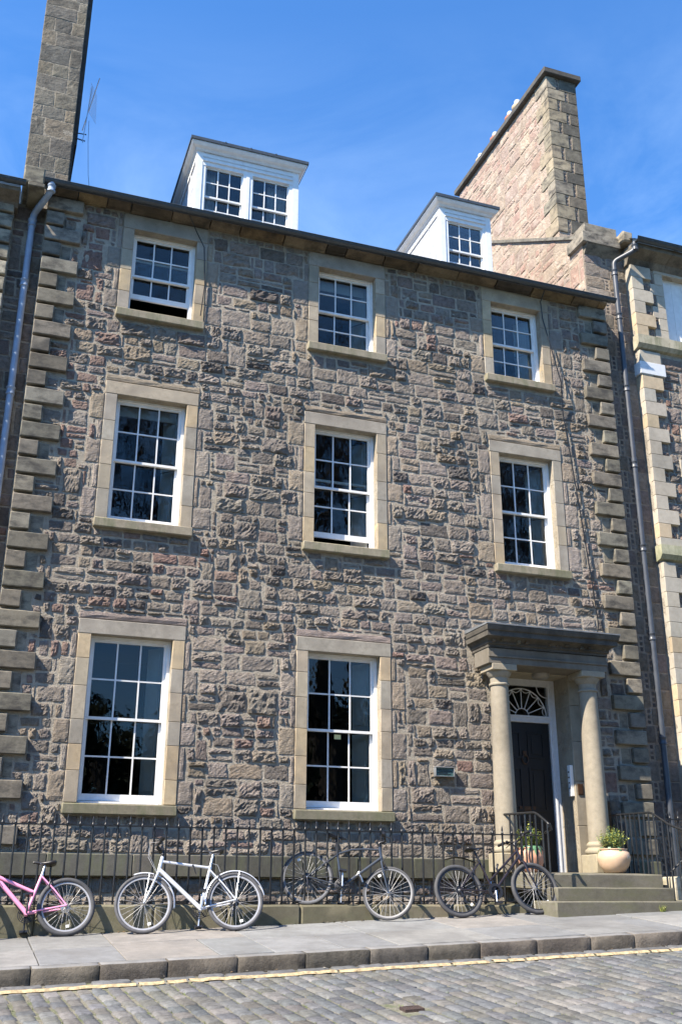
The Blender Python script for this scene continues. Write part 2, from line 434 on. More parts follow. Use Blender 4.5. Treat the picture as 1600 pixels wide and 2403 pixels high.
# --- road of granite setts
OG = Vector((0, 0, gz(0, 0)-KH)); UG = Vector((1, 0, .0362)); VG = Vector((0, 1, .085))
road = MB()
def gp(x, y, h): return Vector((x, y, gz(x, y)-KH+h))
X0, X1, Y0 = -14., 26., -13.
road.add([gp(X0, Y0, -.014), gp(X1, Y0, -.014), gp(X1, KY+.08, -.014), gp(X0, KY+.08, -.014)], [(0, 1, 2, 3)], (.19, .178, .142))
road = road.build('road', 'bed', kind='structure'); BASE[road.name] = None
SETT = [(0.114, 0.118, 0.123), (0.126, 0.130, 0.132), (0.099, 0.103, 0.107), (0.140, 0.136, 0.129), (0.118, 0.116, 0.107), (0.155, 0.152, 0.145)]
cells = []
x = -1.2; k = 0
drain = (3.36, 3.49, -5.80, -5.70)
while x < 10.6:
    w = random.uniform(.128, .165)
    y = -4.03-random.uniform(0, .12)
    if y < -4.05: cells.append((x, x+w, y, -4.02))
    while y > -7.2:
        l = random.uniform(.17, .27); c = (x, x+w, y-l, y)
        # keep what the picture frame can hold; beyond it the bed material takes over
        if not (c[1] > drain[0] and c[0] < drain[1] and c[3] > drain[2] and c[2] < drain[3]): cells.append(c)
        y -= l
    x += w; k += 1
def in_view(c):
    x, y = (c[0]+c[1])/2, (c[2]+c[3])/2
    return x > .3 and y > -5.2-(x-.45)*.37 and x < 7.8
def sheared(r):
    a = .055
    f = lambda x, y: (x-a*(y+4.), y)
    return r
seen = [c for c in cells if in_view(c)]; rest = [c for c in cells if not in_view(c)]
seen.sort(key=lambda c: -((c[1]-c[0])*(c[3]-c[2]))/((c[2]+14)**2))
mass = MB()
def skew(q): return tuple((u-.055*(v+4.), v) for u, v in q)
for i, c in enumerate(seen+rest):
    mbx = MB() if i < 300 else mass
    mbx.rock(OG, UG, VG, VZ, skew(quad_of(c, .008, .013)), jit(random.choice(SETT), .2), -.02, random.uniform(-.002, .006), .0026, 5, 5, bev=.012, seed=i*.21)
    if i < 300: mbx.build('sett', 'sett', road, smooth=62)
mass.build('setts', 'sett', road, smooth=62, kind='stuff')
# channel course along the kerb, with the yellow line painted beside it
x = -1.2
while x < 10.6:
    l = random.uniform(.25, .42); m1 = MB()
    m1.rock(OG, UG, VG, VZ, quad_of((x, x+l, -3.86, KY-.015), .008, .01), jit((.12, .122, .125), .1), -.03, random.uniform(.0, .018), .004, 6, 4, bev=.016, seed=x)
    m1.build('channel_sett', 'sett', road, smooth=62); x += l
ym = MB(); n = 420; vs = []; fs = []
for i in range(n+1):
    x = -1.2+11.8*i/n
    wob = noise.noise(Vector((x*6, 0, 0)))*.012; wob2 = noise.noise(Vector((x*7, 5, 0)))*.014
    hz = .010+abs(noise.noise(Vector((x*4.5, 9, 0))))*.012
    vs += [gp(x, -3.985+wob, hz-.016), gp(x, -3.972+wob, hz), gp(x, -3.922+wob2, hz), gp(x, -3.909+wob2, hz-.016)]
for i in range(n):
    # a gap where a joint has lost its paint
    if noise.noise(Vector((i*.45, 2, 0))) > .42: continue
    for q in range(3): fs.append((i*4+q, (i+1)*4+q, (i+1)*4+q+1, i*4+q+1))
ym.add(vs, fs); ym.build('yellow_line', 'yellow', road, smooth=60)
mb = MB()
TD = lambda p: p+Vector((0, 0, gz(p.x, p.y)-KH))
for i in range(6):
    xx = 3.457+.022*i; mb.box(xx, xx+.012, -5.80, -5.70, -.006, .006, T=TD)
for q in ((3.44, 3.455, -5.815, -5.685), (3.588, 3.603, -5.815, -5.685), (3.455, 3.588, -5.815, -5.803), (3.455, 3.588, -5.697, -5.685)): mb.box(*q, -.012, .008, T=TD)
mb.box(3.44, 3.603, -5.815, -5.685, -.022, -.012, (1, 1, 1), T=TD)
tag(mb.build('drain_cover', 'rust'), 'small rusty slotted drain cover set among the grey setts', 'drain cover')
# weeds in the joints
mb = MB()
for i in range(150):
    c = random.choice(seen); px = c[0]+random.uniform(-.01, .01)-.055*(c[3]+4); py = random.uniform(c[2], c[3])
    if random.random() < .5: px = random.uniform(c[0], c[1]); py = c[2]
    for q in range(5):
        a = random.uniform(0, 6.3); h = random.uniform(.008, .02); d = Vector((cos(a), sin(a), 0))*.012; p = gp(px+random.uniform(-.02, .02), py+random.uniform(-.02, .02), -.022)
        s_ = Vector((-sin(a), cos(a), 0))*.004
        mb.add([p-s_, p+s_, p+d+Vector((0, 0, h+.014))], [(0, 1, 2)])
mb.build('grass', 'grass', kind='stuff')
# --- pavement: kerbstones and flagstones
pv = MB()
g2 = lambda x, y, h: Vector((x, y, gz(x, y)+h))
pv.add([g2(-3, KY+.03, -.03), g2(14, KY+.03, -.03), g2(14, .3, -.03), g2(-3, .3, -.03)], [(0, 1, 2, 3)], (.06, .052, .04))
pav = pv.build('pavement', 'bed', kind='structure'); BASE[pav.name] = None
TG = lambda p: p+Vector((0, 0, gz(p.x, p.y)))
kx = [-2.0, -1.1, -.45, .18, .75, 1.352, 1.968, 2.63, 3.31, 3.973, 4.596, 5.187, 5.842, 6.494, 7.047, 7.7, 8.36, 9.05, 9.9, 10.6]
for a, b in zip(kx[:-1], kx[1:]):
    m1 = MB(); dy = random.uniform(-.012, .012); dh = random.uniform(-.006, .006)
    m1.rbox(a+.0015, b-.0015, KY+dy*.5, KY+.17, -.26, dh*.5, jit((.085, .077, .066), .25), .004, .09, .008, T=TG, fq=11)
    # upward faces take the paler flagstone colour
    o = m1.build('kerbstone', ['kerb', 'flag'], pav, smooth=50)
    pol = o.data.polygons
    at = o.data.attributes['tint'].data
    for p in pol:
        if p.normal.z > .8: p.material_index = 1; at[p.index].color = (.20, .198, .195, 1)
FLG = [(0.206, 0.210, 0.210), (0.220, 0.218, 0.210), (0.192, 0.196, 0.198), (0.229, 0.216, 0.198)]
def flag(x0, x1, y0, y1):
    m1 = MB(); h = random.uniform(-.004, .004); t = random.uniform(-.006, .006)
    m1.rbox(x0+.006, x1-.006, y0+.006, y1-.006, -.05, 0, jit(random.choice(FLG), .07), .002, .3, .004, maxn=4, T=lambda p: p+Vector((0, 0, gz(p.x, p.y)+h+t*(p.y-y0))))
    m1.build('flagstone', 'flag', pav, smooth=40)
YB, YM, YF = -1.49, -2.47, KY+.17
fx = [-2.2, -.6, .83, 1.62, 3.05, 4.35, 5.5, 6.55, 7.9, 9.2, 10.7]
for i, (a, b) in enumerate(zip(fx[:-1], fx[1:])):
    if i in (1, 2): flag(a, b, YM-.1, YB); flag(a, b, YF, YM-.1)
    else:
        q = YM+random.uniform(-.12, .12); flag(a, b, q, YB)
        c = a+(b-a)*random.uniform(.35, .7) if b-a > 1.2 else None
        if c: flag(a, c, YF, q); flag(c, b, YF, q)
        else: flag(a, b, YF, q)
mb = MB()
for i in range(190):
    if i < 120: x, y = random.uniform(-.3, 7.), -1.5-abs(random.gauss(0, .05)); z = gz(x, y)+.006
    else: x, y = random.uniform(-.3, 8.5), KY-.03-abs(random.gauss(0, .05)); z = gz(x, y)-KH+.016
    a = random.uniform(0, 6.3); l = random.uniform(.008, .024); d = Vector((cos(a), sin(a), random.uniform(-.2, .5)))*l; e = Vector((-sin(a), cos(a), random.uniform(-.3, .3)))*l*.5; p = Vector((x, y, z))
    mb.add([p-d, p+e, p+d, p-e], [(0, 1, 2, 3)], jit(random.choice([(.16, .10, .05), (.10, .07, .04), (.25, .22, .18), (.07, .06, .05)]), .2))
mb.build('leaf_litter', 'ground', kind='stuff')
# sunk area behind the railings
mb = MB(); mb.box(-3, 7.25, -1.2, .35, -1.4, -1.2, (.12, .115, .10)); mb.box(9.2, 14, -1.2, .35, -1.4, -1.2, (.12, .115, .10))
mb.build('area_floor', 'mortar', kind='structure')

# ================================================================== TOWN HOUSE
HB = Vector((5.1, .3, -1.2))
house = thing('town_house', 'three storey grey rubble stone town house with white sash windows and a columned porch', 'house', HB)
HX0, HX1, ZB, ZT = .15, 10.05, -1.2, 10.2
WIN = []   # key, x0, x1, z0, z1
for k, x0, x1 in (('a1', 1.375, 2.487), ('b1', 4.450, 5.568)): WIN.append((k, x0, x1, 1.076, 3.285))
for k, x0, x1 in (('a2', 1.444, 2.485), ('b2', 4.514, 5.546), ('c2', 7.735, 8.746)): WIN.append((k, x0, x1, 4.945, 6.904))
for k, x0, x1 in (('a3', 1.491, 2.490), ('b3', 4.547, 5.556), ('c3', 7.731, 8.704)): WIN.append((k, x0, x1, 8.340, 9.808))
DOOR = (7.55, 8.72, .27, 3.22)
# --- wall core with openings
def wall_sheet(parent, x0, x1, z0, z1, y, holes, depth, name='wall', col=MORT):
    mb = MB()
    X = sorted({x0, x1, *[v for h in holes for v in h[:2]]}); Z = sorted({z0, z1, *[v for h in holes for v in h[2:]]})
    for a, b in zip(X[:-1], X[1:]):
        for c, d in zip(Z[:-1], Z[1:]):
            m = ((a+b)/2, (c+d)/2)
            if any(h[0] < m[0] < h[1] and h[2] < m[1] < h[3] for h in holes): continue
            mb.add([Vector((a, y, c)), Vector((b, y, c)), Vector((b, y, d)), Vector((a, y, d))], [(0, 1, 2, 3)], col)
    for (a, b, c, d) in holes:
        q = [(a, c), (b, c), (b, d), (a, d)]
        for i in range(4):
            p, r = q[i], q[(i+1) % 4]
            mb.add([Vector((p[0], y, p[1])), Vector((p[0], y+depth, p[1])), Vector((r[0], y+depth, r[1])), Vector((r[0], y, r[1]))], [(0, 1, 2, 3)], (.38, .33, .25))
    # right and left returns
    mb.add([Vector((x0, y, z0)), Vector((x0, y, z1)), Vector((x0, y+.9, z1)), Vector((x0, y+.9, z0))], [(0, 1, 2, 3)], col)
    mb.add([Vector((x1, y, z0)), Vector((x1, y+.9, z0)), Vector((x1, y+.9, z1)), Vector((x1, y, z1))], [(0, 1, 2, 3)], col)
    return mb.build(name, 'mortar', parent)
holes = [w[1:] for w in WIN]+[DOOR]
wall = wall_sheet(house, HX0, HX1, ZB, ZT, 0., holes, .34)
mb = MB()
for z0, z1 in ((-1.1, 3.95), (3.99, 7.4), (7.44, 10.15)):
    x0, x1, y0, y1 = HX0+.02, HX1-.02, .36, 5.
    v = [Vector((x, y, z)) for z in (z0, z1) for y in (y0, y1) for x in (x0, x1)]
    mb.add(v, [(0, 1, 3, 2), (4, 6, 7, 5), (2, 3, 7, 6), (0, 2, 6, 4), (1, 5, 7, 3)])
    # back of the wall between the openings
    hs = [h for h in holes if z0 < (h[2]+h[3])/2 < z1]
    X = sorted({x0, x1, *[q for h in hs for q in h[:2]]}); Z = sorted({z0, z1, *[q for h in hs for q in h[2:]]})
    for a, b in zip(X[:-1], X[1:]):
        for c, d in zip(Z[:-1], Z[1:]):
            m = ((a+b)/2, (c+d)/2)
            if any(h[0] < m[0] < h[1] and h[2] < m[1] < h[3] for h in hs): continue
            mb.add([Vector((a, .358, c)), Vector((b, .358, c)), Vector((b, .358, d)), Vector((a, .358, d))], [(0, 1, 2, 3)])
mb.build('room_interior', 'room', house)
obs = []     # what the rubble must leave free
# --- quoins
def quoins(parent, xa, side, front, zs, h, longw, shortw, mat, col, gap, proud, name='quoin', depth=.3, c=.012):
    out = []
    for i, z in enumerate(zs):
        w = longw if i % 2 == 0 else shortw
        a, b = (xa, xa+w) if side > 0 else (xa-w, xa)
        m1 = MB(); m1.rbox(a, b, front-proud, front+depth, z-h, z, jit(col, .13), .0025, .2, c, maxn=3)
        m1.build(name, mat, parent, smooth=40); out.append((a-.004, b+.004, z-h-gap, z))
    return out
zq = [10.02-.2735*i for i in range(36)]
zq = [5.695+.2735*i for i in range(16, -20, -1)]      # long ones at 5.695 + n*0.547
start_long = 15 % 2 == 1
for side, xa, lw, sw in ((1, .15, .537, .262), (-1, 10.06, .555, .275)):
    zz = zq[:]
    # 15 is odd: the first of the list is a short one
    for i, z in enumerate(zz):
        longq = (16-i) % 2 == 0
        if z > 10.08 or z-.225 < .47: continue
        w = lw if longq else sw
        a, b = (xa, xa+w) if side > 0 else (xa-w, xa)
        m1 = MB(); m1.rbox(a, b, -.082, .3, z-.226, z, jit((.20, .18, .142), .22), .005, .11, .011, maxn=4, fq=12)
        m1.build('quoin', 'quoin', house, smooth=40)
        obs.append((min(a, xa-.01), max(b, xa+.01), z-.276, z+.001))
        if not longq and random.random() < .75:
            # flush backing block beside the short quoin
            ww = random.uniform(.12, .2); r = (b, b+ww, z-.25, z+.01) if side > 0 else (a-ww, a, z-.25, z+.01)
            m2 = MB(); m2.rock(Vector((0, 0, 0)), VX, VZ, -VY, quad_of(r, .006, .003), jit((.25, .225, .175), .15), -.006, .006, .002, 4, 4)
            m2.build('stone', 'quoin', house); obs.append(r)
# --- window builder
def sash(parent, x0, x1, z0, z1, y, cols, rows, stile=.042, top=.045, bot=.06, bar=.02, mat='white', d=.04, name='sash'):
    mb = MB()
    mb.box(x0, x0+stile, y, y+d, z0, z1); mb.box(x1-stile, x1, y, y+d, z0, z1)
    mb.box(x0+stile, x1-stile, y+.002, y+d-.002, z1-top, z1); mb.box(x0+stile, x1-stile, y+.002, y+d-.002, z0, z0+bot)
    gx0, gx1, gz0, gz1 = x0+stile, x1-stile, z0+bot, z1-top
    for i in range(1, cols):
        c = gx0+(gx1-gx0)*i/cols; mb.box(c-bar/2, c+bar/2, y+.006, y+d-.006, gz0, gz1)
    for j in range(1, rows):
        c = gz0+(gz1-gz0)*j/rows
        for i in range(cols):
            a = gx0+(gx1-gx0)*i/cols+(bar/2 if i else 0); b = gx0+(gx1-gx0)*(i+1)/cols-(bar/2 if i < cols-1 else 0)
            mb.box(a, b, y+.008, y+d-.008, c-bar/2, c+bar/2)
    o = mb.build(name, mat, parent)
    for i in range(cols):
        for j in range(rows):
            a = gx0+(gx1-gx0)*i/cols; b = gx0+(gx1-gx0)*(i+1)/cols; c = gz0+(gz1-gz0)*j/rows; e = gz0+(gz1-gz0)*(j+1)/rows
            tx, tz = random.uniform(-.012, .012), random.uniform(-.012, .012)
            p = MB(); mx, mz = (a+b)/2, (c+e)/2
            p.box(a-.004, b+.004, y+.017, y+.021, c-.004, e+.004, T=lambda q: Vector((q.x, q.y+(q.x-mx)*tx+(q.z-mz)*tz, q.z)))
            p.build('pane', 'glass', parent)
    return o
def sash_window(key, x0, x1, z0, z1, dropu=0., raisel=0.):
    f = MB(); fr = .04; y = .13
    f.box(x0-.03, x0+.028, y, y+.13, z0, z1); f.box(x1-.045, x1+.03, y, y+.13, z0, z1)
    f.box(x0+.028, x1-.045, y+.002, y+.13, z1-.03, z1+.03)
    f.prism([(y-.03, z0-.01), (y-.03, z0+.028), (y+.13, z0+.045), (y+.13, z0-.01)], 'x', x0+.028, x1-.045)
    # parting beads
    f.box(x0+.028, x0+.04, y+.03, y+.045, z0+.04, z1-.03); f.box(x1-.057, x1-.045, y+.03, y+.045, z0+.04, z1-.03)
    win = f.build('window', 'white', house)
    a, b = x0+.03, x1-.047; zl, zh = z0+.046, z1-.032; zm = (zl+zh)/2
    sash(win, a, b, zm-.02-dropu, zh-dropu, y+.035, 3, 2, bot=.036, top=.04, name='upper_sash')
    sash(win, a, b, zl+raisel, zm+.02+raisel, y+.082, 3, 2, bot=.085, top=.036, name='lower_sash')
    # stone surround: sill, lintel, jamb stones (smooth margin with a tooled tail)
    g = key[1] == '1'
    sl, sr = x0-.185, x1+.172
    hs = .135
    m1 = MB(); m1.rbox(sl, sr, -.10, .12, z0-hs, z0, jit((.205, .185, .13) if g else (.28, .245, .178), .1), .003, .2, .012, maxn=5, T=lambda p: p+Vector((0, 0, -.012 if p.y < 0 else 0)))
    m1.build('sill', 'sill', win, smooth=40); obs.append((sl-.005, sr+.005, z0-hs-.02, z0+.004))
    lt = z1+.20 if key[1] != '3' else 10.068
    ll, lr = x0-.178, x1+.17
    m1 = MB(); m1.rbox(ll, lr, -.022, .13, z1, lt, jit(random.choice((ASH, ASHG)), .06), .0015, .25, .006, maxn=5)
    m1.build('lintel', 'ashlar', win, smooth=40); obs.append((ll-.006, lr+.006, z1-.01, lt+.006))
    if key[1] != '3':
        m1 = MB(); m1.rock(Vector((0, 0, 0)), VX, VZ, -VY, quad_of((ll-.01, lr+.02, lt+.004, lt+.12), .004, .005), jit(random.choice(TAN+PURP), .1), -.006, .02, .005, 9, 4)
        m1.build('stone', 'tooled', win); obs.append((ll-.015, lr+.025, lt, lt+.125))
    obs.append((x0-.01, x1+.01, z0-.01, z1+.01))
    n = {'1': 6, '2': 5, '3': 4}[key[1]]
    for side in (-1, 1):
        cuts = [z0]+sorted(z0+(z1-z0)*(i+random.uniform(-.18, .18))/n for i in range(1, n))+[z1]
        for i, (c, d) in enumerate(zip(cuts[:-1], cuts[1:])):
            a, b = (x0-.17, x0) if side < 0 else (x1, x1+.165)
            m1 = MB(); m1.rbox(a, b, -.018, .13, c+.002, d-.002, jit(random.choice((ASH, ASH, ASHG, (.46, .36, .23))), .09), .0015, .25, .005, maxn=3)
            m1.build('jamb_stone', 'ashlar', win, smooth=40)
            t = (.09 if i % 2 else .25)*random.uniform(.8, 1.2)
            if (key[0] == 'a' and side < 0): t = min(t, .22)
            r = (a-t, a-.002, c+.002, d) if side < 0 else (b+.002, b+t, c+.002, d)
            m2 = MB(); m2.rock(Vector((0, 0, 0)), VX, VZ, -VY, quad_of(r, .006, .003), jit(random.choice(TAN+GREY), .1), -.006, .016, .006, 8, 9)
            m2.build('jamb_tail', 'tooled', win)
            obs.append((min(a, r[0])-.003, max(b, r[1])+.003, c, d))
    return win
wins = {}
for (k, x0, x1, z0, z1) in WIN:
    wins[k] = sash_window(k, x0, x1, z0, z1, dropu=0, raisel={'a3': .31, 'b2': .13}.get(k, 0))
# what shows inside: shutters folded in the ingoes, a roller blind edge
for k in ('a1', 'b1', 'b2', 'c2', 'c3', 'a2', 'b3'):
    _, x0, x1, z0, z1 = [w for w in WIN if w[0] == k][0]
    m1 = MB(); zz0, zz1 = z0+.1, z1-.05
    for c, d in ((zz0, (zz0+zz1)/2-.01), ((zz0+zz1)/2+.01, zz1)):
        m1.prism([(x1-.05, .30), (x1-.07, .30), (x1-.25, .52), (x1-.23, .53)], 'z', c, d)
        m1.prism([(x1-.11, .335), (x1-.12, .335), (x1-.215, .45), (x1-.205, .455)], 'z', c+.1, d-.1)
    m1.build('shutter', 'shutter', wins[k])
m1 = MB(); _, x0, x1, z0, z1 = WIN[7-0-0] if False else WIN[5]
for q in (('b3', .2), ('a2', .16)):
    _, x0, x1, z0, z1 = [w for w in WIN if w[0] == q[0]][0]
    m1 = MB(); m1.box(x0+.02, x1-.02, .33, .338, z1-q[1], z1-.02); m1.box(x0+.02, x1-.02, .322, .345, z1-q[1]-.025, z1-q[1])
    m1.build('roller_blind', 'shutter', wins[q[0]])
# --- base course, eaves course
x = HX0-.05
while x < 7.2:
    l = random.uniform(.7, 1.25); b = min(x+l, 7.22)
    if 7.22-b < .3: b = 7.22
    m1 = MB(); m1.rbox(x+.002, b-.002, -.085, .1, .185, .455, jit((.10, .094, .078), .25), .0025, .25, .01, maxn=5)
    m1.build('base_stone', 'sill', house, smooth=40); x = b
m1 = MB(); m1.rbox(9.1, 10.08, -.085, .1, .185, .455, (.10, .094, .078), .0025, .25, .01); m1.build('base_stone', 'sill', house, smooth=40)
obs += [(HX0-.1, 10.1, .17, .462), (7.35, 8.95, .2, 3.3), (7.0, 9.3, 3.3, 3.72)]
x = .10; ends = [.10]
while ends[-1] < 9.95: ends.append(min(10.06, ends[-1]+random.uniform(.28, .85)))
for a, b in zip(ends[:-1], ends[1:]):
    if b-a < .08: continue
    dy = random.uniform(-.03, .035)
    m1 = MB(); z9 = random.uniform(10.065, 10.095); pr = [(.1, z9), (-.05+dy, z9+.005), (-.065+dy, z9+.03), (-.11+dy, z9+.04), (-.15+dy, z9+.06), (-.19+dy, 10.165), (-.20+dy, 10.20), (.1, 10.22)]
    m1.prism(pr, 'x', a+.009, b-.009, jit(random.choice([(.22, .165, .098), (.15, .12, .085), (.075, .066, .056), (.19, .155, .11)]), .2))
    m1.build('cornice_stone', 'cornice', house)
obs.append((HX0-.1, 10.1, 10.07, 10.3))
# --- rubble of the facade
cells = coursed(HX0+.27, HX1-.28, .462, 10.07, obs)
def fcol(r):
    x, z = (r[0]+r[1])/2, (r[2]+r[3])/2; c = rubble_col(x, z)
    if x < 1.3 and z > 5.5 and random.random() < .4: c = jit(random.choice(RED), .1)
    return c
lay(cells, Vector((0, 0, 0)), VX, VZ, -VY, fcol, house, 'stone', 'rubble', 'rubble', limit=272, d1=(.013, .040), amp=.028, res=.026, mixed=True)
cells = coursed(HX0, 7.2, -1.1, .18, [(7.15, 9.2, -1.2, .3)])
m1 = MB()
for i, r in enumerate(cells):
    m1.rock(Vector((0, 0, 0)), VX, VZ, -VY, quad_of(r), rubble_col(r[0], r[2]), -.006, random.uniform(.02, .05), .014, 6, 5, seed=i*.3)
m1.build('basement_rubble', 'rubble', house, kind='stuff')

# --- gutter, roof
def gutter(parent, x0, x1, y, z, r=.062):
    mb = MB(); n = 9; pr = [(y-r*cos(pi*i/n), z-r*sin(pi*i/n)) for i in range(n+1)]
    inn = [(y-(r-.008)*cos(pi*i/n), z-(r-.008)*sin(pi*i/n)) for i in range(n, -1, -1)]
    mb.prism(pr+inn, 'x', x0, x1)
    x = x0+.9
    while x < x1: mb.prism([(y-(r+.006)*cos(pi*i/n), z-(r+.006)*sin(pi*i/n)) for i in range(n+1)], 'x', x, x+.07); x += 1.8
    mb.tube([(x0, y-r, z), (x1, y-r, z)], .009, 6)
    return mb.build('gutter', 'gutter', parent, smooth=50)
gutter(house, .06, 10.13, -.305, 10.165)
mb = MB(); mb.box(.1, 9.9, -.245, -.235, 10.12, 10.20)
RS = .63
mb.add([Vector((.02, -.30, 10.215)), Vector((9.9, -.30, 10.215)), Vector((9.9, 5.2, 10.19+5.56*RS)), Vector((.02, 5.2, 10.19+5.56*RS)),
        Vector((.02, 10.8, 10.19)), Vector((9.9, 10.8, 10.19))], [(0, 1, 2, 3), (3, 2, 5, 4)])
mb.build('roof', 'slate', house)
# --- dormers
def dormer(x0, x1, nw, y=1.0, zt=12.42):
    """x0..x1 body, nw windows; lead roof with a moulded white cornice"""
    b = MB(); zb = 10.62
    yb = (zt-10.19)/RS-.36          # where the roof line meets the slope
    post = .13
    # body: cheeks, head, posts
    for a, c in ((x0, x0+.10), (x1-.10, x1)):
        b.box(a, c, y, y+.13, zb, zt)
    b.box(x0+.10, x1-.10, y+.004, y+.13, zt-.27, zt)
    b.box(x0+.10, x1-.10, y-.01, y+.006, zt-.10, zt-.04)
    b.box(x0+.10, x1-.10, y-.022, y+.006, zt-.19, zt-.14)
    b.box(x0-.0, x1+.0, y-.03, y+.004, zb, 10.98)
    # moulded pilaster strips
    for a, c in ((x0+.10, x0+.16), (x1-.16, x1-.10)): b.box(a, c, y+.012, y+.13, zb, zt-.27)
    w0, w1 = x0+.16, x1-.16
    if nw == 2:
        m = (x0+x1)/2; b.box(m-.085, m+.085, y+.004, y+.13, zb, zt-.27); b.box(m-.03, m+.03, y-.006, y+.006, zb, zt-.27)
        ww = [(w0, m-.085), (m+.085, w1)]
    else: ww = [(w0, w1)]
    d = b.build('dormer', 'white', house)
    # cheeks
    for sx, s in ((x0+.02, -1), (x1-.02, 1)):
        cb = MB(); a, c = (sx-.012, sx+.012)
        cb.prism([(y+.13, zb+.1), (y+.13, zt-.08), (yb-.1, zt-.08), (y+.13, 10.19+(y+.4)*RS)], 'x', a, c)
        cb.tube([(sx-.016*1, y+.55, zt-.1), (sx-.016, y+.55, 10.19+(y+.91)*RS)], .012, 6)
        cb.build('cheek', 'leadpale', d)
        ce = MB(); a, c = (x0-.015, x0+.03) if s < 0 else (x1-.03, x1+.015)
        ce.box(a, c, y+.001, y+.10, zb, zt-.001)
        ce.prism([(y+.10, zt-.12), (y+.10, zt), (yb, zt), (yb-.15, zt-.12)], 'x', a, c)
        ce.build('corner_board', 'white', d)
    # cornice and lead flat
    co = MB()
    ov = [(0, 0), (.03, .0), (.05, .035), (.10, .055), (.135, .10), (.135, .125), (0, .125)]
    for i in range(len(ov)-2):
        o1, h1 = ov[i]; o2, h2 = ov[i+1]
        r1 = [(x0-o1, y-o1), (x1+o1, y-o1), (x1+o1, yb), (x0-o1, yb)]; r2 = [(x0-o2, y-o2), (x1+o2, y-o2), (x1+o2, yb), (x0-o2, yb)]
        vs = [Vector((p[0], p[1], zt+h1)) for p in r1]+[Vector((p[0], p[1], zt+h2)) for p in r2]
        co.add(vs, [(0, 1, 5, 4), (1, 2, 6, 5), (2, 3, 7, 6), (3, 0, 4, 7)])
    co.build('dormer_cornice', 'white', d)
    le = MB(); le.box(x0-.155, x1+.155, y-.16, yb+.2, zt+.125, zt+.185)
    k = int((x1-x0)/.6)
    for i in range(1, k+1):
        xx = x0+(x1-x0)*i/(k+1); le.tube([(xx, y-.165, zt+.185), (xx, yb+.2, zt+.185)], .014, 6)
    le.build('lead_flat', 'gutter', d)
    for a, c in ww:
        zw1 = zt-.27; zw0 = 11.0; zm = zt-.42-.47
        sash(d, a, c, zm-.02, zw1, y+.05, 3, 2, .028, .03, .035, .02, d=.03, name='upper_sash')
        sash(d, a, c, zw0, zm+.015, y+.085, 3, 2, .028, .03, .05, .02, d=.03, name='lower_sash')
        # curtain folds behind the glass
        if nw == 2:
            for (ca, cc) in (((a+.0, a+.23),) if a == ww[0][0] else ((c-.36, c),)):
                cu = MB(); nn = 26; vs = []
                for i in range(nn+1):
                    xx = ca+(cc-ca)*i/nn; yy = y+.22+.018*sin(i*1.75)+random.uniform(-.003, .003); vs += [Vector((xx, yy, zw0)), Vector((xx+random.uniform(-.004, .004), yy, zw1))]
                vs2 = [v+Vector((0, .006, 0)) for v in vs]
                cu.add(vs, [(2*i, 2*i+2, 2*i+3, 2*i+1) for i in range(nn)]); cu.add(vs2, [(2*i, 2*i+1, 2*i+3, 2*i+2) for i in range(nn)])
                cu.build('curtain', 'cloth', d, smooth=180)
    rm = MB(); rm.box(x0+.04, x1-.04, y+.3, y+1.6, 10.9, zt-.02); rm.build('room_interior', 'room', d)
    return d
dormer(2.58, 4.45, 2); dormer(7.31, 8.37, 1)
# small round roof light vent glimpsed behind the second dormer
m1 = MB(); m1.lathe((9.2, 4.6, 13.2), [(.28, 0), (.28, .75), (.26, .9), (.18, 1.02), (.06, 1.07), (.01, 1.08)], 20); m1.build('roof_vent', 'leadpale', house, smooth=50)

# --- gable wall and chimney at the right
gab = MB(); GX0, GX1, GY = 9.89, 10.80, .2
poly = [(GY, -1.2), (GY, 11.75), (5.3, 11.75+(5.3-GY)*.63+.3), (10.5, 11.75), (10.5, -1.2)]
gab.prism(poly, 'x', GX0, GX1, (.38, .31, .24))
gable = gab.build('gable_wall', 'mortar', house)
# front stones with dark pinnings
z = .2; i = 0
while z < 11.55:
    h = random.uniform(.24, .34); h = min(h, 11.6-z)
    if h < .1: break
    if z > 10.1: xa = GX0+.005
    else: xa = 10.07
    xm = 10.28+(.14 if i % 2 else 0)+random.uniform(-.03, .03)
    for (a, b, c, d) in ((xa, xm, z, z+h), (xm+.10, GX1-.005, z, z+h)):
        m1 = MB(); m1.rock(Vector((0, GY, 0)), VX, VZ, -VY, quad_of((a, b, c, d), .006, .005), jit(random.choice(PURP+GREY+TAN), .15), -.006, .012, .006, 7, 6, seed=i*1.7)
        m1.build('stone', 'rubble', gable)
    k = 3; zz = z+.01
    for q in range(k):
        hh = (h-.02)/k; m1 = MB(); m1.rock(Vector((0, GY, 0)), VX, VZ, -VY, quad_of((xm+.006, xm+.094, zz, zz+hh), .008, .004), jit(random.choice(DARK), .2), -.006, .006, .003, 4, 4)
        m1.build('pinning_stone', 'rubble', gable); zz += hh
    z += h; i += 1
PINK = [(0.328, 0.224, 0.177), (0.348, 0.249, 0.201), (0.308, 0.205, 0.165), (0.341, 0.268, 0.207), (0.295, 0.224, 0.183), (0.367, 0.287, 0.219)]
CHY0, CHY1, CHZ = .94, 5.17, 16.38
def cop(y): return 11.72+(y-.15)*.63
# left flank of the gable (facing -x)
cells = []
for r in coursed(GY, 5.2, 10.25, 15.2, [], (.17, .34), (.8, 2.2), split=.3):
    if r[3] < cop((r[0]+r[1])/2)-.02 and r[3] > 10.19+(r[0]+.36)*RS-.2: cells.append(r)
lay(cells, Vector((GX0, 0, 0)), VY, VZ, -VX, lambda r: jit(random.choice(PINK), .1), gable, 'stone', 'rubble', 'pink', limit=150, d1=(.004, .022), amp=.011, mixed=True)
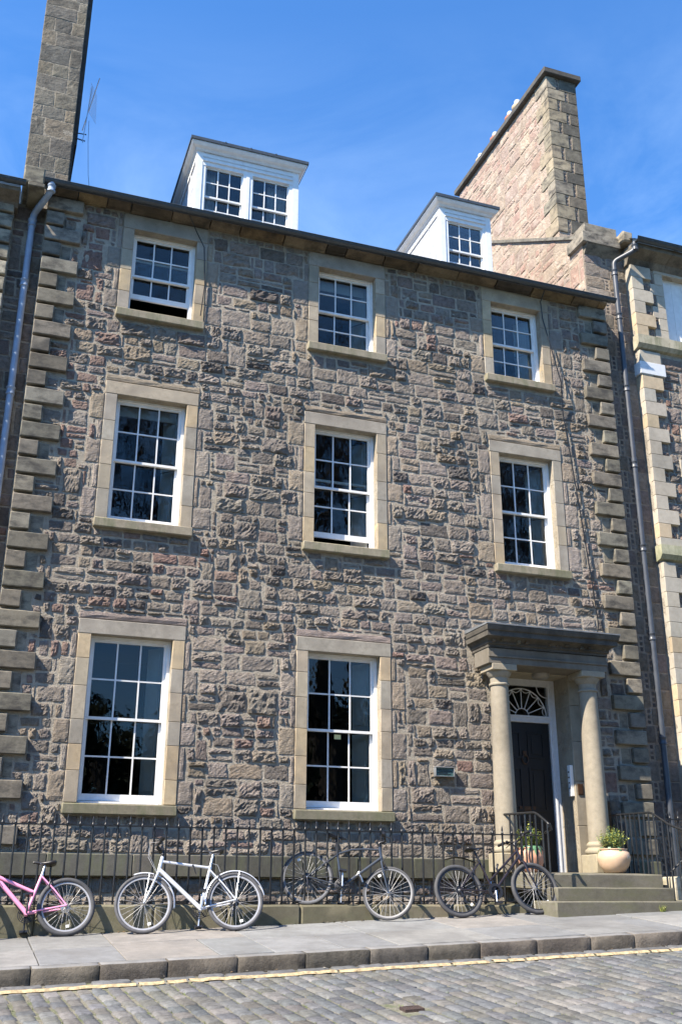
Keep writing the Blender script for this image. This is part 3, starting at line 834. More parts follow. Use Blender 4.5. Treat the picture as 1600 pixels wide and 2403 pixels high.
# coping
cp = MB()
y = .12
while y < 5.2:
    y2 = min(y+.85, 5.25)
    m1 = MB(); a, b = GX0-.05, GX1-.12
    vs = [Vector((x, yy, cop(yy)+h)) for yy in (y+.004, y2-.004) for (x, h) in ((a, 0), (b, 0), (b, .075), (a, .075))]
    m1.add(vs, [(0, 1, 2, 3), (7, 6, 5, 4), (0, 4, 5, 1), (1, 5, 6, 2), (2, 6, 7, 3), (3, 7, 4, 0)], jit((.19, .175, .145), .1))
    m1.build('coping_stone', 'quoin', gable); y = y2
m1 = MB(); m1.rbox(GX0-.075, GX1-.15, .05, .62, 11.62, 11.86, (.27, .24, .19), .004, .2, .012); m1.prism([(.05, 11.6), (.2, 11.42), (.2, 11.6)], 'x', GX0+.02, GX1-.2, (.2, .18, .14))
m1.build('kneeler', 'quoin', gable, smooth=40)
m1 = MB(); m1.rbox(GX0+.06, GX1-.13, .16, .62, 11.87, 12.14, (.24, .215, .17), .004, .2, .012); m1.build('kneeler', 'quoin', gable, smooth=40)
# chimney stack
ch = MB(); ch.box(GX0+.008, GX0+.70, CHY0+.008, CHY1, 12.0, CHZ, (.40, .32, .25))
stack = ch.build('chimney_stack', 'mortar', house)
cells = [r for r in coursed(CHY0+.42, CHY1, 12.55, CHZ, [], (.17, .36), (.8, 2.2), split=.3) if r[3] > cop((r[0]+r[1])/2)+.03]
lay(cells, Vector((GX0+.008, 0, 0)), VY, VZ, -VX, lambda r: jit(random.choice(PINK), .1), stack, 'stone', 'rubble', 'pink', limit=220, d1=(.004, .022), amp=.011, mixed=True)
z = 12.45; i = 0
while z < CHZ-.05:
    h = random.uniform(.26, .36); h = min(h, CHZ-z)
    if CHZ-z-h < .12: h = CHZ-z
    # corner block: dressed, returns on the flank
    bw = .42 if i % 2 else .22
    dpt = .26 if i % 2 else .48
    tn = jit(random.choice([(.30, .26, .19), (.27, .24, .185), (.33, .275, .19)]), .1)
    m1 = MB(); m1.rbox(GX0-.012, GX0+bw, CHY0-.012, CHY0+dpt, z+.004, z+h-.004, tn, .003, .2, .008, maxn=3); m1.build('corner_stone', 'quoin', stack, smooth=40)
    rest = .71-bw-.012
    pw = .075
    zz = z+.008
    for q in range(3):
        hh = (h-.016)/3; m1 = MB(); m1.rock(Vector((0, CHY0+.008, 0)), VX, VZ, -VY, quad_of((GX0+bw+.004, GX0+bw+pw, zz, zz+hh), .006, .004), jit(random.choice(DARK), .2), -.006, .008, .003, 4, 4)
        m1.build('pinning_stone', 'rubble', stack); zz += hh
    m1 = MB(); m1.rbox(GX0+bw+pw+.004, GX0+.712, CHY0-.01, CHY0+.3, z+.004, z+h-.004, jit(random.choice([(.17, .152, .118), (.135, .124, .10), (.205, .175, .128)]), .12), .003, .2, .008, maxn=3); m1.build('corner_stone', 'chimneystone', stack, smooth=40)
    z += h; i += 1
m1 = MB(); m1.rbox(GX0-.10, GX0+.80, CHY0-.11, CHY1+.1, CHZ, CHZ+.14, (.10, .092, .08), .004, .4, .015, maxn=9); m1.build('chimney_cap', 'quoin', stack, smooth=40)
for yy, m_, hh in ((1.5, 'claywarm', .55), (2.75, 'claywarm', .78), (3.1, 'clayred', .74), (3.85, 'clayred', .74), (4.62, 'claywarm', .70)):
    m1 = MB(); c = (10.25, yy, CHZ+.13)
    m1.lathe(c, [(.15, 0), (.15, .08), (.125, .1), (.115, hh-.2), (.14, hh-.17), (.14, hh-.12), (.11, hh-.1), (.10, hh-.06)], 16)
    p = m1.build('chimney_pot', m_, stack, smooth=40)
    m1 = MB(); m1.lathe(c, [(.075, hh-.09), (.075, hh+.03), (.06, hh+.06), (.02, hh+.07)], 14); m1.build('cowl', 'leadpale', stack, smooth=50)
# --- chimney at the left
LX0, LX1, LY = -.275, .435, .95
ch = MB(); ch.box(LX0+.01, LX1-.01, LY+.01, 4.6, 9.9, 18.2, (.30, .265, .21)); lst = ch.build('chimney_stack', 'mortar', house)
z = 10.75; i = 0
while z < 18.15:
    h = random.uniform(.18, .44); cuts = [LX0, LX0+.71*random.choice((.3, .45, .62, .75))+random.uniform(-.03, .03), LX1]
    if random.random() < .35: cuts = [LX0, LX0+random.uniform(.16, .3), LX0+random.uniform(.42, .58), LX1]
    for a, b in zip(cuts[:-1], cuts[1:]):
        m1 = MB(); m1.rock(Vector((0, LY+.01, 0)), VX, VZ, -VY, quad_of((a, b, z, z+h), .0, .004), jit(random.choice([(.19, .17, .132), (.17, .155, .126), (.15, .138, .116), (.21, .178, .13)]), .12), -.006, random.uniform(.002, .008), .0045, 8, 8, seed=i*2.1)
        m1.build('stone', 'chimneystone', lst)
    z += h; i += 1
m1 = MB(); m1.box(LX0+.1, LX1+.115, 2.2, 4.7, 12.9, 18.2, (.09, .085, .08)); m1.box(LX0+.1, LX1+.06, 1.8, 4.7, 10.2, 12.9, (.10, .095, .085)); m1.build('flue_back', 'quoin', lst)
# --- downpipes
def downpipe(parent, mat, path, r, collars, name='downpipe'):
    mb = MB(); mb.tube(path, r, 12); o = mb.build(name, mat, parent, smooth=60)
    for p in collars:
        m1 = MB(); m1.lathe((p[0], p[1], p[2]), [(r+.004, -.06), (r+.013, -.055), (r+.013, -.03), (r+.006, -.02), (r+.006, .03), (r+.016, .04), (r+.016, .06), (r+.003, .065)], 14)
        m1.build('pipe_collar', mat, o, smooth=50)
    return o
def bend(pts, k=6, rad=.09):
    out = [Vector(pts[0])]
    for a, b, c in zip(pts[:-2], pts[1:-1], pts[2:]):
        a, b, c = Vector(a), Vector(b), Vector(c); p = b+(a-b).normalized()*rad; q = b+(c-b).normalized()*rad
        for i in range(k+1):
            t = i/k; out.append(p*(1-t)**2+b*2*t*(1-t)+q*t*t)
    out.append(Vector(pts[-1])); return out
downpipe(house, 'pipeblue', bend([(.17, -.30, 10.12), (.165, -.30, 9.97), (-.04, .10, 9.78), (-.045, .10, 9.6), (-.06, .10, -1.)]), .05,
         [(.168, -.30, 10.02), (-.045, .10, 9.62), (-.05, .10, 8.55), (-.05, .10, 6.75), (-.055, .10, 4.9)])
# ------------------------------------------------------------------ entrance
# door recess
m1 = MB(); m1.box(7.5, 8.8, .40, .43, .2, 3.24, (.3, .27, .22))
# reveals and soffit of dressed stone
dr = MB()
for z0, z1 in zip([.27, .95, 1.6, 2.2, 2.75], [.95, 1.6, 2.2, 2.75, 3.2]):
    for a, b in ((7.42, 7.55), (8.72, 8.90)):
        q = MB(); q.rbox(a, b, -.03, .5, z0+.002, z1-.002, jit((.33, .285, .21), .07), .002, .25, .006, maxn=3); q.build('jamb_stone', 'column', house, smooth=40)
q = MB(); q.rbox(7.42, 8.9, -.03, .5, 3.2, 3.42, (.36, .31, .22), .002, .25, .006); q.build('lintel', 'column', house, smooth=40)
d = MB()     # door leaf with six panels
DX0, DX1, DZ0, DZ1 = 7.68, 8.60, .31, 2.52
d.box(DX0, DX1, .44, .48, DZ0, DZ1)
for a, b in ((DX0+.11, (DX0+DX1)/2-.06), ((DX0+DX1)/2+.06, DX1-.11)):
    for c, e in ((DZ0+.18, DZ0+.72), (DZ0+.86, DZ0+1.52), (DZ0+1.66, DZ1-.14)):
        for (p0, p1, p2, p3) in ((a, b, c, c+.03), (a, b, e-.03, e), (a, a+.03, c+.03, e-.03), (b-.03, b, c+.03, e-.03)): d.box(p0, p1, .425, .44, p2, p3)
        d.box(a+.07, b-.07, .43, .44, c+.07, e-.07)
door = d.build('door', 'black', house)
m1 = MB(); m1.lathe((0, 0, 0), [(.005, 0), (.012, .03), (.03, .04), (.034, .06), (.02, .075), (.002, .08)], 14, T=lambda p: Vector((7.78+p.x, .43-p.z, 1.32+p.y))); m1.build('door_knob', 'bronze', door, smooth=50)
m1 = MB(); m1.tube([(8.14+.05*cos(t), .42, 1.95+.07*sin(t)) for t in [2*pi*i/16 for i in range(16)]], .01, 6, closed=True); m1.box(8.11, 8.17, .42, .44, 2.0, 2.08); m1.build('door_knocker', 'bronze', door, smooth=50)
m1 = MB(); m1.box(8.0, 8.28, .428, .44, 1.18, 1.25); m1.build('letter_slot', 'bronze', door)
fr = MB()
fr.box(7.55, DX0, .40, .5, .29, 3.2); fr.box(DX1, 8.72, .40, .5, .29, 3.2); fr.box(DX0, DX1, .402, .5, 3.10, 3.2)
fr.box(DX0, DX1, .40, .5, 2.52, 2.62); fr.box(DX0, DX1, .385, .40, 2.595, 2.625); fr.box(DX0, DX1, .39, .40, 2.525, 2.55)
fr.box(DX1+.03, DX1+.055, .388, .40, .29, 3.17); fr.box(DX0-.055, DX0-.03, .388, .40, .29, 3.17)
fr.build('door_frame', 'greywhite', house)
fan = MB(); cx, cz, Rr = (DX0+DX1)/2, 2.62, .455
def arc(r, a0, a1, cx=cx, cz=cz, n=18): return [(cx+r*cos(a0+(a1-a0)*i/n), .44, cz+r*sin(a0+(a1-a0)*i/n)) for i in range(n+1)]
fan.tube(arc(Rr-.02, 0, pi), .010, 6); fan.tube(arc(.12, 0, pi), .009, 6)
for i in range(1, 8):
    a = pi*i/8; fan.tube([(cx+.12*cos(a), .44, cz+.12*sin(a)), (cx+(Rr-.02)*cos(a), .44, cz+(Rr-.02)*sin(a))], .008, 6)
for i in range(8):     # festoons between the spokes
    a0, a1 = pi*i/8, pi*(i+1)/8
    p0 = Vector((cx+(Rr-.02)*cos(a0), .44, cz+(Rr-.02)*sin(a0))); p1 = Vector((cx+(Rr-.02)*cos(a1), .44, cz+(Rr-.02)*sin(a1))); am = (a0+a1)/2
    pm = Vector((cx+(Rr-.13)*cos(am), .44, cz+(Rr-.13)*sin(am)))
    fan.tube([p0*(1-t)**2+pm*2*t*(1-t)+p1*t*t for t in [q/8 for q in range(9)]], .006, 5)
for sx in (-1, 1):
    fan.tube(arc(.17, pi if sx > 0 else 1.5*pi, 1.5*pi if sx > 0 else 2*pi, cx+sx*.455, 3.10, 8), .007, 5)
fl = fan.build('fanlight', 'white', house, smooth=60)
m1 = MB(); m1.box(DX0, DX1, .455, .459, 2.62, 3.10); m1.build('pane', 'glass', fl)
m1 = MB(); m1.box(7.5, 8.8, .3, .6, .2, .295, (.2, .19, .17)); m1.build('threshold', 'step', house)
# porch
pd = MB(); PX0, PX1, PY = 7.09, 9.125, -.53
po = MB(); po.rbox(PX0, PX1, PY, -.06, 3.20, 3.44, (.15, .132, .104), .002, .3, .008); po.box(PX0+.0, PX1-.0, PY-.02, -.06, 3.30, 3.325, (.15, .132, .104))
porch = po.build('porch', 'column', house, smooth=40)
m1 = MB(); m1.box(PX0+.25, PX1-.25, -.06, .40, 3.205, 3.235, (.48, .39, .24)); m1.build('porch_ceiling', 'ashlar', porch)
m1 = MB()
prof = [(.02, 3.44), (.02, 3.475), (.05, 3.49), (.05, 3.53), (.10, 3.56), (.19, 3.575), (.19, 3.645), (.215, 3.66), (.235, 3.71), (.235, 3.735)]
for (o1, h1), (o2, h2) in zip(prof[:-1], prof[1:]):
    r = lambda o: [(PX0-o*.5, PY-o), (PX1+o*.5, PY-o), (PX1+o*.5, .02), (PX0-o*.5, .02)]
    vs = [Vector((*p, h1)) for p in r(o1)]+[Vector((*p, h2)) for p in r(o2)]
    m1.add(vs, [(0, 1, 5, 4), (1, 2, 6, 5), (2, 3, 7, 6), (3, 0, 4, 7)], (.095, .086, .072))
m1.build('porch_cornice', 'cornice', porch)
m1 = MB(); e = .115
m1.add([Vector((PX0-e-.012, PY-.245, 3.735)), Vector((PX1+e+.012, PY-.245, 3.735)), Vector((PX1+e+.012, .02, 3.735)), Vector((PX0-e-.012, .02, 3.735)),
        Vector((PX0-e-.012, PY-.245, 3.755)), Vector((PX1+e+.012, PY-.245, 3.755)), Vector((PX1+e+.012, .02, 3.79)), Vector((PX0-e-.012, .02, 3.79))],
       [(0, 3, 2, 1), (4, 5, 6, 7), (0, 1, 5, 4), (1, 2, 6, 5), (3, 0, 4, 7)]); m1.build('lead_flashing', 'lead', porch)
for i in range(15):     # dentils under the corona, some worn away
    if i in (2, 5, 6, 10, 13): continue
    m1 = MB(); xx = PX0+.04+i*(PX1-PX0-.14)/14; m1.rbox(xx, xx+random.uniform(.03, .065), PY-random.uniform(.08, .115), PY-.04, random.uniform(3.50, 3.53), 3.56, jit((.15, .125, .09), .3), .002, .1, .006); m1.build('dentil', 'cornice', porch, smooth=40)
def pill(x):
    y = -.33; c = (x, y, 0)
    m1 = MB(); pr = [(.158, .70)]
    for i in range(13):
        t = i/12; pr.append((.158-.026*t**1.6, .72+2.18*t))
    pr += [(.15, 2.905), (.155, 2.92), (.15, 2.935), (.132, 2.945), (.134, 3.02), (.15, 3.03), (.155, 3.045), (.18, 3.075), (.19, 3.10), (.19, 3.11)]
    m1.lathe(c, pr, 32, (.285, .25, .19)); col = m1.build('column', 'column', porch, smooth=45)
    m1 = MB(); m1.rbox(x-.205, x+.205, y-.205, y+.2, 3.11, 3.205, (.32, .275, .20), .001, .3, .008); m1.build('abacus', 'column', col, smooth=40)
    m1 = MB(); m1.lathe(c, [(.2, .53), (.215, .55), (.22, .575), (.21, .60), (.185, .615), (.18, .63), (.19, .645), (.195, .665), (.185, .685), (.168, .70), (.16, .71)], 32, (.31, .275, .20)); m1.build('column_base', 'column', col, smooth=60)
    m1 = MB(); m1.rbox(x-.21, x+.21, y-.21, y+.2, .27, .53, (.33, .29, .205), .003, .2, .012); m1.build('plinth', 'column', col, smooth=40)
pill(7.35); pill(8.87)
m1 = MB(); m1.lathe((8.24, -.03, 3.12), [(.03, 0), (.11, .012), (.135, .04), (.135, .075), (.14, .085)], 20)
tag(m1.build('ceiling_lamp', 'shade', smooth=50), 'round unlit bulkhead lamp under the porch ceiling above the door', 'lamp')
# cable down the facade
m1 = MB(); pts = [(8.70, -.25, 10.10), (8.72, -.06, 9.98), (8.74, -.05, 9.65), (8.97, -.13, 8.36), (9.0, -.06, 7.8), (9.07, -.06, 7.15), (9.18, -.06, 6.05), (9.25, -.06, 5.3), (9.31, -.06, 4.65), (9.35, -.06, 4.1), (9.3, -.06, 3.8)]
m1.tube(pts, .011, 6); m1.build('cable', 'iron', house, smooth=60)
m1 = MB(); m1.tube([(2.3, -.25, 10.1), (2.45, -.05, 9.99), (2.6, -.05, 9.7), (2.64, -.05, 9.0), (2.6, -.05, 8.45)], .009, 6); m1.build('cable', 'iron', house, smooth=60)
# steps
steps = thing('entrance_steps', 'three worn stone steps up to a slab in front of the porch', 'steps', (8.2, -1.4, -.3))
def slope_top(p): return Vector((p.x, p.y, p.z+(-.036*(p.y+.3) if p.z > .1 else 0)*-1)) if False else p
m1 = MB(); m1.rbox(7.3, 9.12, -1.42, .3, .075, .285, (.165, .152, .12), .004, .3, .014, T=lambda p: Vector((p.x, p.y, p.z+(.036*(p.y+.3) if p.y < -.3 else 0)))); m1.build('landing_slab', 'step', steps, smooth=40)
m1 = MB(); m1.rbox(7.27, 9.05, -1.74, -1.35, -.10, .075, (.145, .134, .104), .005, .3, .016); m1.build('step', 'step', steps, smooth=40)
m1 = MB(); m1.rbox(7.06, 9.05, -2.05, -1.40, -.42, -.088, (.145, .134, .104), .005, .3, .018); m1.build('step', 'step', steps, smooth=40)
m1 = MB(); m1.rbox(9.056, 10.7, -2.05, -1.5, -.42, -.08, (.145, .134, .104), .005, .3, .018); m1.build('step', 'step', steps, smooth=40)
m1 = MB()
for i in range(26):
    a = random.uniform(0, 6.3); h = random.uniform(.03, .10); p = Vector((8.6+random.uniform(-.03, .03), -2.07+random.uniform(-.01, .01), gz(8.6, -2.07))); dd = Vector((cos(a), sin(a)*.4-.2, 0))*.03; s_ = Vector((-sin(a), cos(a), 0))*.007
    m1.add([p-s_, p+s_, p+dd+s_*.7+Vector((0, 0, h*.6)), p+dd*1.8+Vector((0, 0, h)), p+dd-s_*.7+Vector((0, 0, h*.6))], [(0, 1, 2, 3, 4)])
tag(m1.build('weed', 'leaf'), 'small green weed growing at the foot of the lowest step', 'weed')
# plaque, name plate, entry panel
pl = thing('wall_plaque', 'small green plaque in a stone frame on the rubble wall between window and porch', 'plaque', (6.53, -.07, 1.65))
m1 = MB()
for (a, b, c, e) in ((6.385, 6.685, 1.705, 1.72), (6.385, 6.685, 1.58, 1.59), (6.385, 6.395, 1.59, 1.705), (6.675, 6.685, 1.59, 1.705)): m1.rbox(a, b, -.085, .01, c, e, (.38, .36, .28), .001, .2, .005)
m1.build('frame', 'lead', pl, smooth=40)
m1 = MB(); m1.box(6.395, 6.675, -.06, 0.0, 1.59, 1.705); plate = m1.build('plate', 'plaque', pl)
m1 = MB()
for row, (zz, n) in enumerate(((1.672, 9), (1.652, 11), (1.630, 8), (1.611, 10))):
    x = 6.42+(.03 if row % 2 else 0)
    for q in range(n):
        w = random.uniform(.008, .020)
        if x+w > 6.655: break
        m1.box(x, x+w, -.063, -.059, zz, zz+.011); x += w+.005
m1.build('lettering', 'black', plate)
m1 = MB(); m1.box(8.755, 8.84, -.045, -.028, 1.40, 1.56); m1.box(8.765, 8.83, -.048, -.044, 1.41, 1.55)
tag(m1.build('name_plate', 'bronze'), 'small brown metal plate on the stone jamb right of the front door', 'plate')
ep = thing('entry_panel', 'narrow white entry phone panel on the door reveal', 'panel', (8.70, .2, 1.5))
m1 = MB(); m1.rbox(8.665, 8.722, .005, .085, 1.38, 1.84, (1, 1, 1), .0, .2, .006); m1.build('case', 'white', ep, smooth=40)
for i in range(4):
    m1 = MB(); m1.lathe((0, 0, 0), [(.014, 0), (.012, .008), (.002, .01)], 10, T=lambda p: Vector((8.665-p.z, .045+p.x, 1.50+.08*i+p.y))); m1.build('button', 'black', ep, smooth=50)
nt_ = MB(); nt_.box(4.93, 5.03, .205, .2065, 2.075, 2.14); tag(nt_.build('paper_note', 'note'), 'pale yellow paper note stuck inside the middle ground floor window', 'note')

# ================================================================== RAILINGS
RY = -1.37
rail = thing('iron_railing', 'long black iron railing with spear tops in front of the house on a stone cope', 'railing', (3.6, RY, -.3))
def bar(parent, x, y, z0, z1, r=.0125, spear=True):
    m1 = MB(); m1.tube([(x, y, z0), (x, y, z1-.11 if spear else z1)], r, 6)
    if spear: m1.lathe((x, y, z1-.11), [(r, 0), (.017, .004), (.017, .02), (.009, .026), (.013, .05), (.008, .085), (.001, .11)], 8)
    m1.build('bar', 'iron', parent, smooth=60)
x = -1.4
k = 0
while x < 7.28:
    bar(rail, x, RY, -.16, .735+.10+random.uniform(-.008, .008)); x += .1425; k += 1
m1 = MB(); m1.box(-2.2, 7.32, RY-.021, RY+.021, .715, .729); m1.build('top_rail', 'iron', rail)
m1 = MB(); m1.box(-2.2, 7.32, RY-.016, RY+.016, -.105, -.093); m1.build('bottom_rail', 'iron', rail)
x = -2.2
while x < 7.05:
    b = min(x+random.uniform(.8, 1.3), 7.06)
    if 7.06-b < .25: b = 7.06
    m1 = MB(); m1.rbox(x+.003, b-.003, -1.50, -1.17, -.90, -.135, jit((.15, .135, .093), .2), .008, .13, .022); m1.build('cope_stone', 'step', rail, smooth=40); x = b
def hand_rail(label, x, pts, top, bars, extra):
    t = thing('stair_handrail', label, 'handrail', (x, -1.0, .25))
    m1 = MB(); m1.tube(bend(pts, 5, .08), .016, 8); m1.build('handrail', 'iron', t, smooth=60)
    for (y, z0, z1) in bars: bar(t, x, y, z0, z1, spear=False)
    return t
def zl(y, pts):
    for (a, b) in zip(pts[:-1], pts[1:]):
        if min(a[1], b[1]) <= y <= max(a[1], b[1]) and abs(a[1]-b[1]) > 1e-4: return a[2]+(b[2]-a[2])*(y-a[1])/(b[1]-a[1])
    return pts[-1][2]
pl_ = [(7.26, -.0, 1.065), (7.26, -1.33, 1.02), (7.27, -1.66, .845), (7.30, -1.64, .79), (7.33, -1.42, .755)]
hand_rail('black iron handrail curling down beside the left porch column', 7.27, pl_, 0, [(-.16-.142*i, .29+.036*min(0, -.16-.142*i+.3), zl(-.16-.142*i, pl_[:3])) for i in range(9)]+[(-1.47, -.1, zl(-1.47, pl_[:3])), (-1.6, -.1, zl(-1.6, pl_[:3]))], 0)
m1 = MB(); m1.tube(bend([(7.27, 0, 1.03), (7.27, -.28, 1.0), (7.27, -.4, .8)], 8, .2), .012, 8); attach(m1.build('bracket', 'iron', None, smooth=60), bpy.data.objects['stair_handrail'])
pr_ = [(9.17, -.12, 1.10), (9.17, -1.22, 1.078), (9.17, -1.62, .88), (9.17, -2.05, .76)]
h2 = hand_rail('black iron handrail sloping down beside the right plant pot', 9.165, pr_, 0, [(-.26-.112*i, .1 if -.26-.112*i < -1.4 else .27+.036*(-.26-.112*i+.3), zl(-.26-.112*i, pr_)) for i in range(10)]+[(-1.45, -.1, zl(-1.45, pr_)), (-1.57, -.1, zl(-1.57, pr_)), (-1.75, -.15, zl(-1.75, pr_)), (-1.95, -.15, zl(-1.95, pr_))], 0)
r2 = thing('iron_railing', 'black iron spear railing on a pale stone block at the right edge beyond the steps', 'railing', (10.2, -1.4, -.1))
x = 9.33
while x < 11.6: bar(r2, x, -1.42, .2, 1.09); x += .135
m1 = MB(); m1.box(9.25, 11.6, -1.441, -1.399, .965, .979); m1.build('top_rail', 'iron', r2)
x = 9.22
while x < 11.4: m1 = MB(); m1.rbox(x, x+.7, -1.52, -1.25, -.35, .22, jit((.46, .41, .31), .06), .005, .2, .016); m1.build('cope_stone', 'step', r2, smooth=40); x += .705
m1 = MB(); m1.tube([(9.2, -1.5, .28), (9.35, -1.56, .42), (9.62, -1.6, .62)], .012, 8); attach(m1.build('brace', 'iron', None, smooth=60), r2)
m1 = MB(); m1.rbox(9.155, 9.285, -.27, -.10, .0, 1.315, (.19, .165, .135), .012, .09, .02, fq=16)
tag(m1.build('stone_post', 'rubble', smooth=35), 'rough dark stone stub standing behind the right porch column', 'post')

# ================================================================== POT PLANTS
def pot(name, label, c, R, H, mat, seed):
    t = thing(name, label, 'potted plant', c)
    m1 = MB(); m1.lathe(c, [(R*.55, 0), (R*.62, .01), (R*.86, H*.28), (R*.99, H*.55), (R, H*.66), (R*.93, H*.84), (R*.80, H*.92), (R*.80, H*.95), (R*.86, H*.965), (R*.86, H), (R*.76, H), (R*.74, H*.9)], 36, cap=False)
    m1.lathe(c, [(R*.01, .003), (R*.55, .0)], 36, cap=False)
    m1.build('pot', mat, t, smooth=60)
    m1 = MB(); m1.lathe(c, [(R*.76, H*.91), (R*.5, H*.93), (R*.01, H*.94)], 20, cap=False); m1.build('soil', 'soil', t, smooth=60)
    random.seed(seed)
    st = MB(); lf = MB(); base = Vector(c)+Vector((0, 0, H*.93))
    for i in range(85):
        a = random.uniform(0, 6.3); q = random.random()**.6; ht = random.uniform(.16, .34)*(1.1-.45*q)
        b0 = base+Vector((cos(a), sin(a), 0))*R*.45*q; tip = b0+Vector((cos(a)*R*.55*q, sin(a)*R*.55*q, ht))
        pm = (b0+tip)/2+Vector((random.uniform(-.02, .02), random.uniform(-.02, .02), .02)); st.tube([b0, pm, tip], [.003, .0025, .0015], 4)
        for j in range(15):
            f = random.uniform(.25, 1.05); p = b0*(1-f)+tip*f; p += Vector((random.uniform(-.02, .02), random.uniform(-.02, .02), random.uniform(-.01, .02)))
            aa = random.uniform(0, 6.3); d_ = Vector((cos(aa), sin(aa), random.uniform(-.2, .9))).normalized(); sd_ = d_.cross(VZ).normalized(); l = random.uniform(.022, .045); w = l*.3
            lf.add([p, p+d_*l*.5+sd_*w, p+d_*l+Vector((0, 0, -.004)), p+d_*l*.5-sd_*w], [(0, 1, 2, 3)])
    st.build('stems', 'leafdark', t); lf.build('foliage', 'leaf', t, kind='stuff')
    big = MB()
    for i in range(9):
        a = random.uniform(3.3, 7.0) if i < 6 else random.uniform(0, 6.3); d_ = Vector((cos(a), sin(a), 0)); p = base+d_*R*.62; s_ = Vector((-sin(a), cos(a), 0)); l = random.uniform(.07, .13); w = l*.28
        pts = [(0, .2, 0), (.35, 1, .03), (.7, .8, .0), (1.0, .05, -.06)]
        vs = []
        for (f, ww, h) in pts: vs += [p+d_*l*f*.9-s_*w*ww+Vector((0, 0, h*1.4)), p+d_*l*f*.9+s_*w*ww+Vector((0, 0, h*1.4))]
        big.add(vs, [(0, 1, 3, 2), (2, 3, 5, 4), (4, 5, 7, 6)])
    big.build('broad_leaves', 'leafdark', t)
pot('potted_plant', 'yellow green plant in a rounded peach glazed pot on the landing right of the door', (8.83, -.72, .275), .235, .325, 'peach', 5)
pot('potted_plant', 'leafy plant in a terracotta pot behind the left handrail', (7.53, -.66, .278), .185, .32, 'terracotta', 8)
random.seed(21)
# ================================================================== NEIGHBOURS
lh = thing('left_house', 'neighbouring stone house at the left edge with dark quoins', 'house', (-2.2, .3, -1.2))
LHX = -.325
wall_sheet(lh, -5.0, LHX, -1.2, 9.98, 0., [], .3)
wall_sheet(lh, LHX, .16, -1.2, 10.0, .2, [], .3, 'recess_wall')
for i in range(37):
    z = 9.86-.2735*i
    if z < -.9: break
    m1 = MB(); m1.rbox(LHX-(.56 if i % 2 else .42), LHX, -.075, .25, z-.226, z, jit((.27, .24, .18) if z > 9 else (.40, .35, .26), .1), .003, .2, .014, maxn=3); m1.build('quoin', 'quoin', lh, smooth=40)
cells = coursed(-2.2, LHX-.45, -1.0, 9.9, []); m1 = MB()
for i, r in enumerate(cells): m1.rock(Vector((0, 0, 0)), VX, VZ, -VY, quad_of(r), rubble_col(r[0], r[2]), -.006, random.uniform(.015, .045), .012, 6, 5, seed=i*.3)
m1.build('rubble', 'rubble', lh, kind='stuff')
cells = coursed(LHX+.002, .15, -1.0, 9.95, [], (.16, .3), (.7, 1.6)); lay(cells, Vector((0, .2, 0)), VX, VZ, -VY, lambda r: rubble_col(r[0]+3, r[2]), lh, 'stone', 'rubble', 'rubble', 110, (.01, .025), .008)
for a, b in ((-2.4, -1.3), (-1.3, -.72), (-.72, -.27)):
    m1 = MB(); m1.prism([(.1, 9.72), (-.05, 9.73), (-.10, 9.79), (-.20, 9.83), (-.29, 9.87), (-.30, 9.93), (.1, 9.95)], 'x', a+.003, b-.003, jit((.16, .135, .105), .2)); m1.build('cornice_stone', 'cornice', lh)
gutter(lh, -5., -.20, -.36, 10.0)
mb = MB(); mb.add([Vector((-5, -.33, 9.99)), Vector((-.28, -.33, 9.99)), Vector((-.28, 5, 13.3)), Vector((-5, 5, 13.3))], [(0, 1, 2, 3)]); mb.build('roof', 'slate', lh)
m1 = MB(); m1.rbox(-.25, .055, -.36, .6, 10.02, 10.33, (.24, .22, .165), .006, .15, .02); m1.rbox(-.17, .075, -.39, .2, 9.95, 10.02, (.22, .2, .15), .004, .15, .012); m1.build('kneeler', 'quoin', house, smooth=40)
rh = thing('right_house', 'neighbouring stone house at the right edge with cream quoins and a pale shuttered window', 'house', (13, .3, -1.2))
NX = 10.80; NY = .09
rw = [(11.55, 12.6, 9.75, 11.25), (11.75, 12.8, 5.62, 7.7), (11.75, 12.8, 1.4, 3.6)]
wall_sheet(rh, NX, 16, -1.2, 11.75, NY, rw, .3)
NC = (0.418, 0.373, 0.301)
robs = []
z = 11.30; i = 0
while z > -.8:
    h = .262
    if 9.45 < z < 9.80: z = 9.45
    if 5.32 < z-.02 < 5.70: z = 5.33
    longq = i % 2 == 0
    w = .45 if longq else .255
    m1 = MB(); m1.rbox(NX, NX+w, NY-.07, NY+.2, z-h+.002, z-.002, jit(random.choice([NC, NC, (.38, .35, .29), (.46, .37, .25)]), .06), .0015, .25, .006, maxn=3); m1.build('quoin', 'cream', rh, smooth=40)
    robs.append((NX-.01, NX+w+.004, z-h, z)); z -= h; i += 1
for z0, z1, c in ((9.47, 9.76, (.42, .38, .28)), (5.36, 5.64, (.40, .385, .26))):
    x = NX-.04
    while x < 15:
        m1 = MB(); l = random.uniform(.6, 1.0); m1.prism([(NY+.05, z0), (NY-.07, z0+.03), (NY-.13, z0+.1), (NY-.13, z1-.01), (NY+.05, z1)], 'x', x, x+l-.003, jit(c, .06)); m1.build('band_stone', 'sill', rh); x += l
    robs.append((NX-.1, 16, z0-.01, z1+.01))
m1 = MB(); m1.rbox(NX-.03, NX+.52, NY-.085, NY+.2, 8.955, 9.205, (1, 1, 1), .001, .3, .006); m1.build('painted_quoin', 'greywhite', rh, smooth=40)
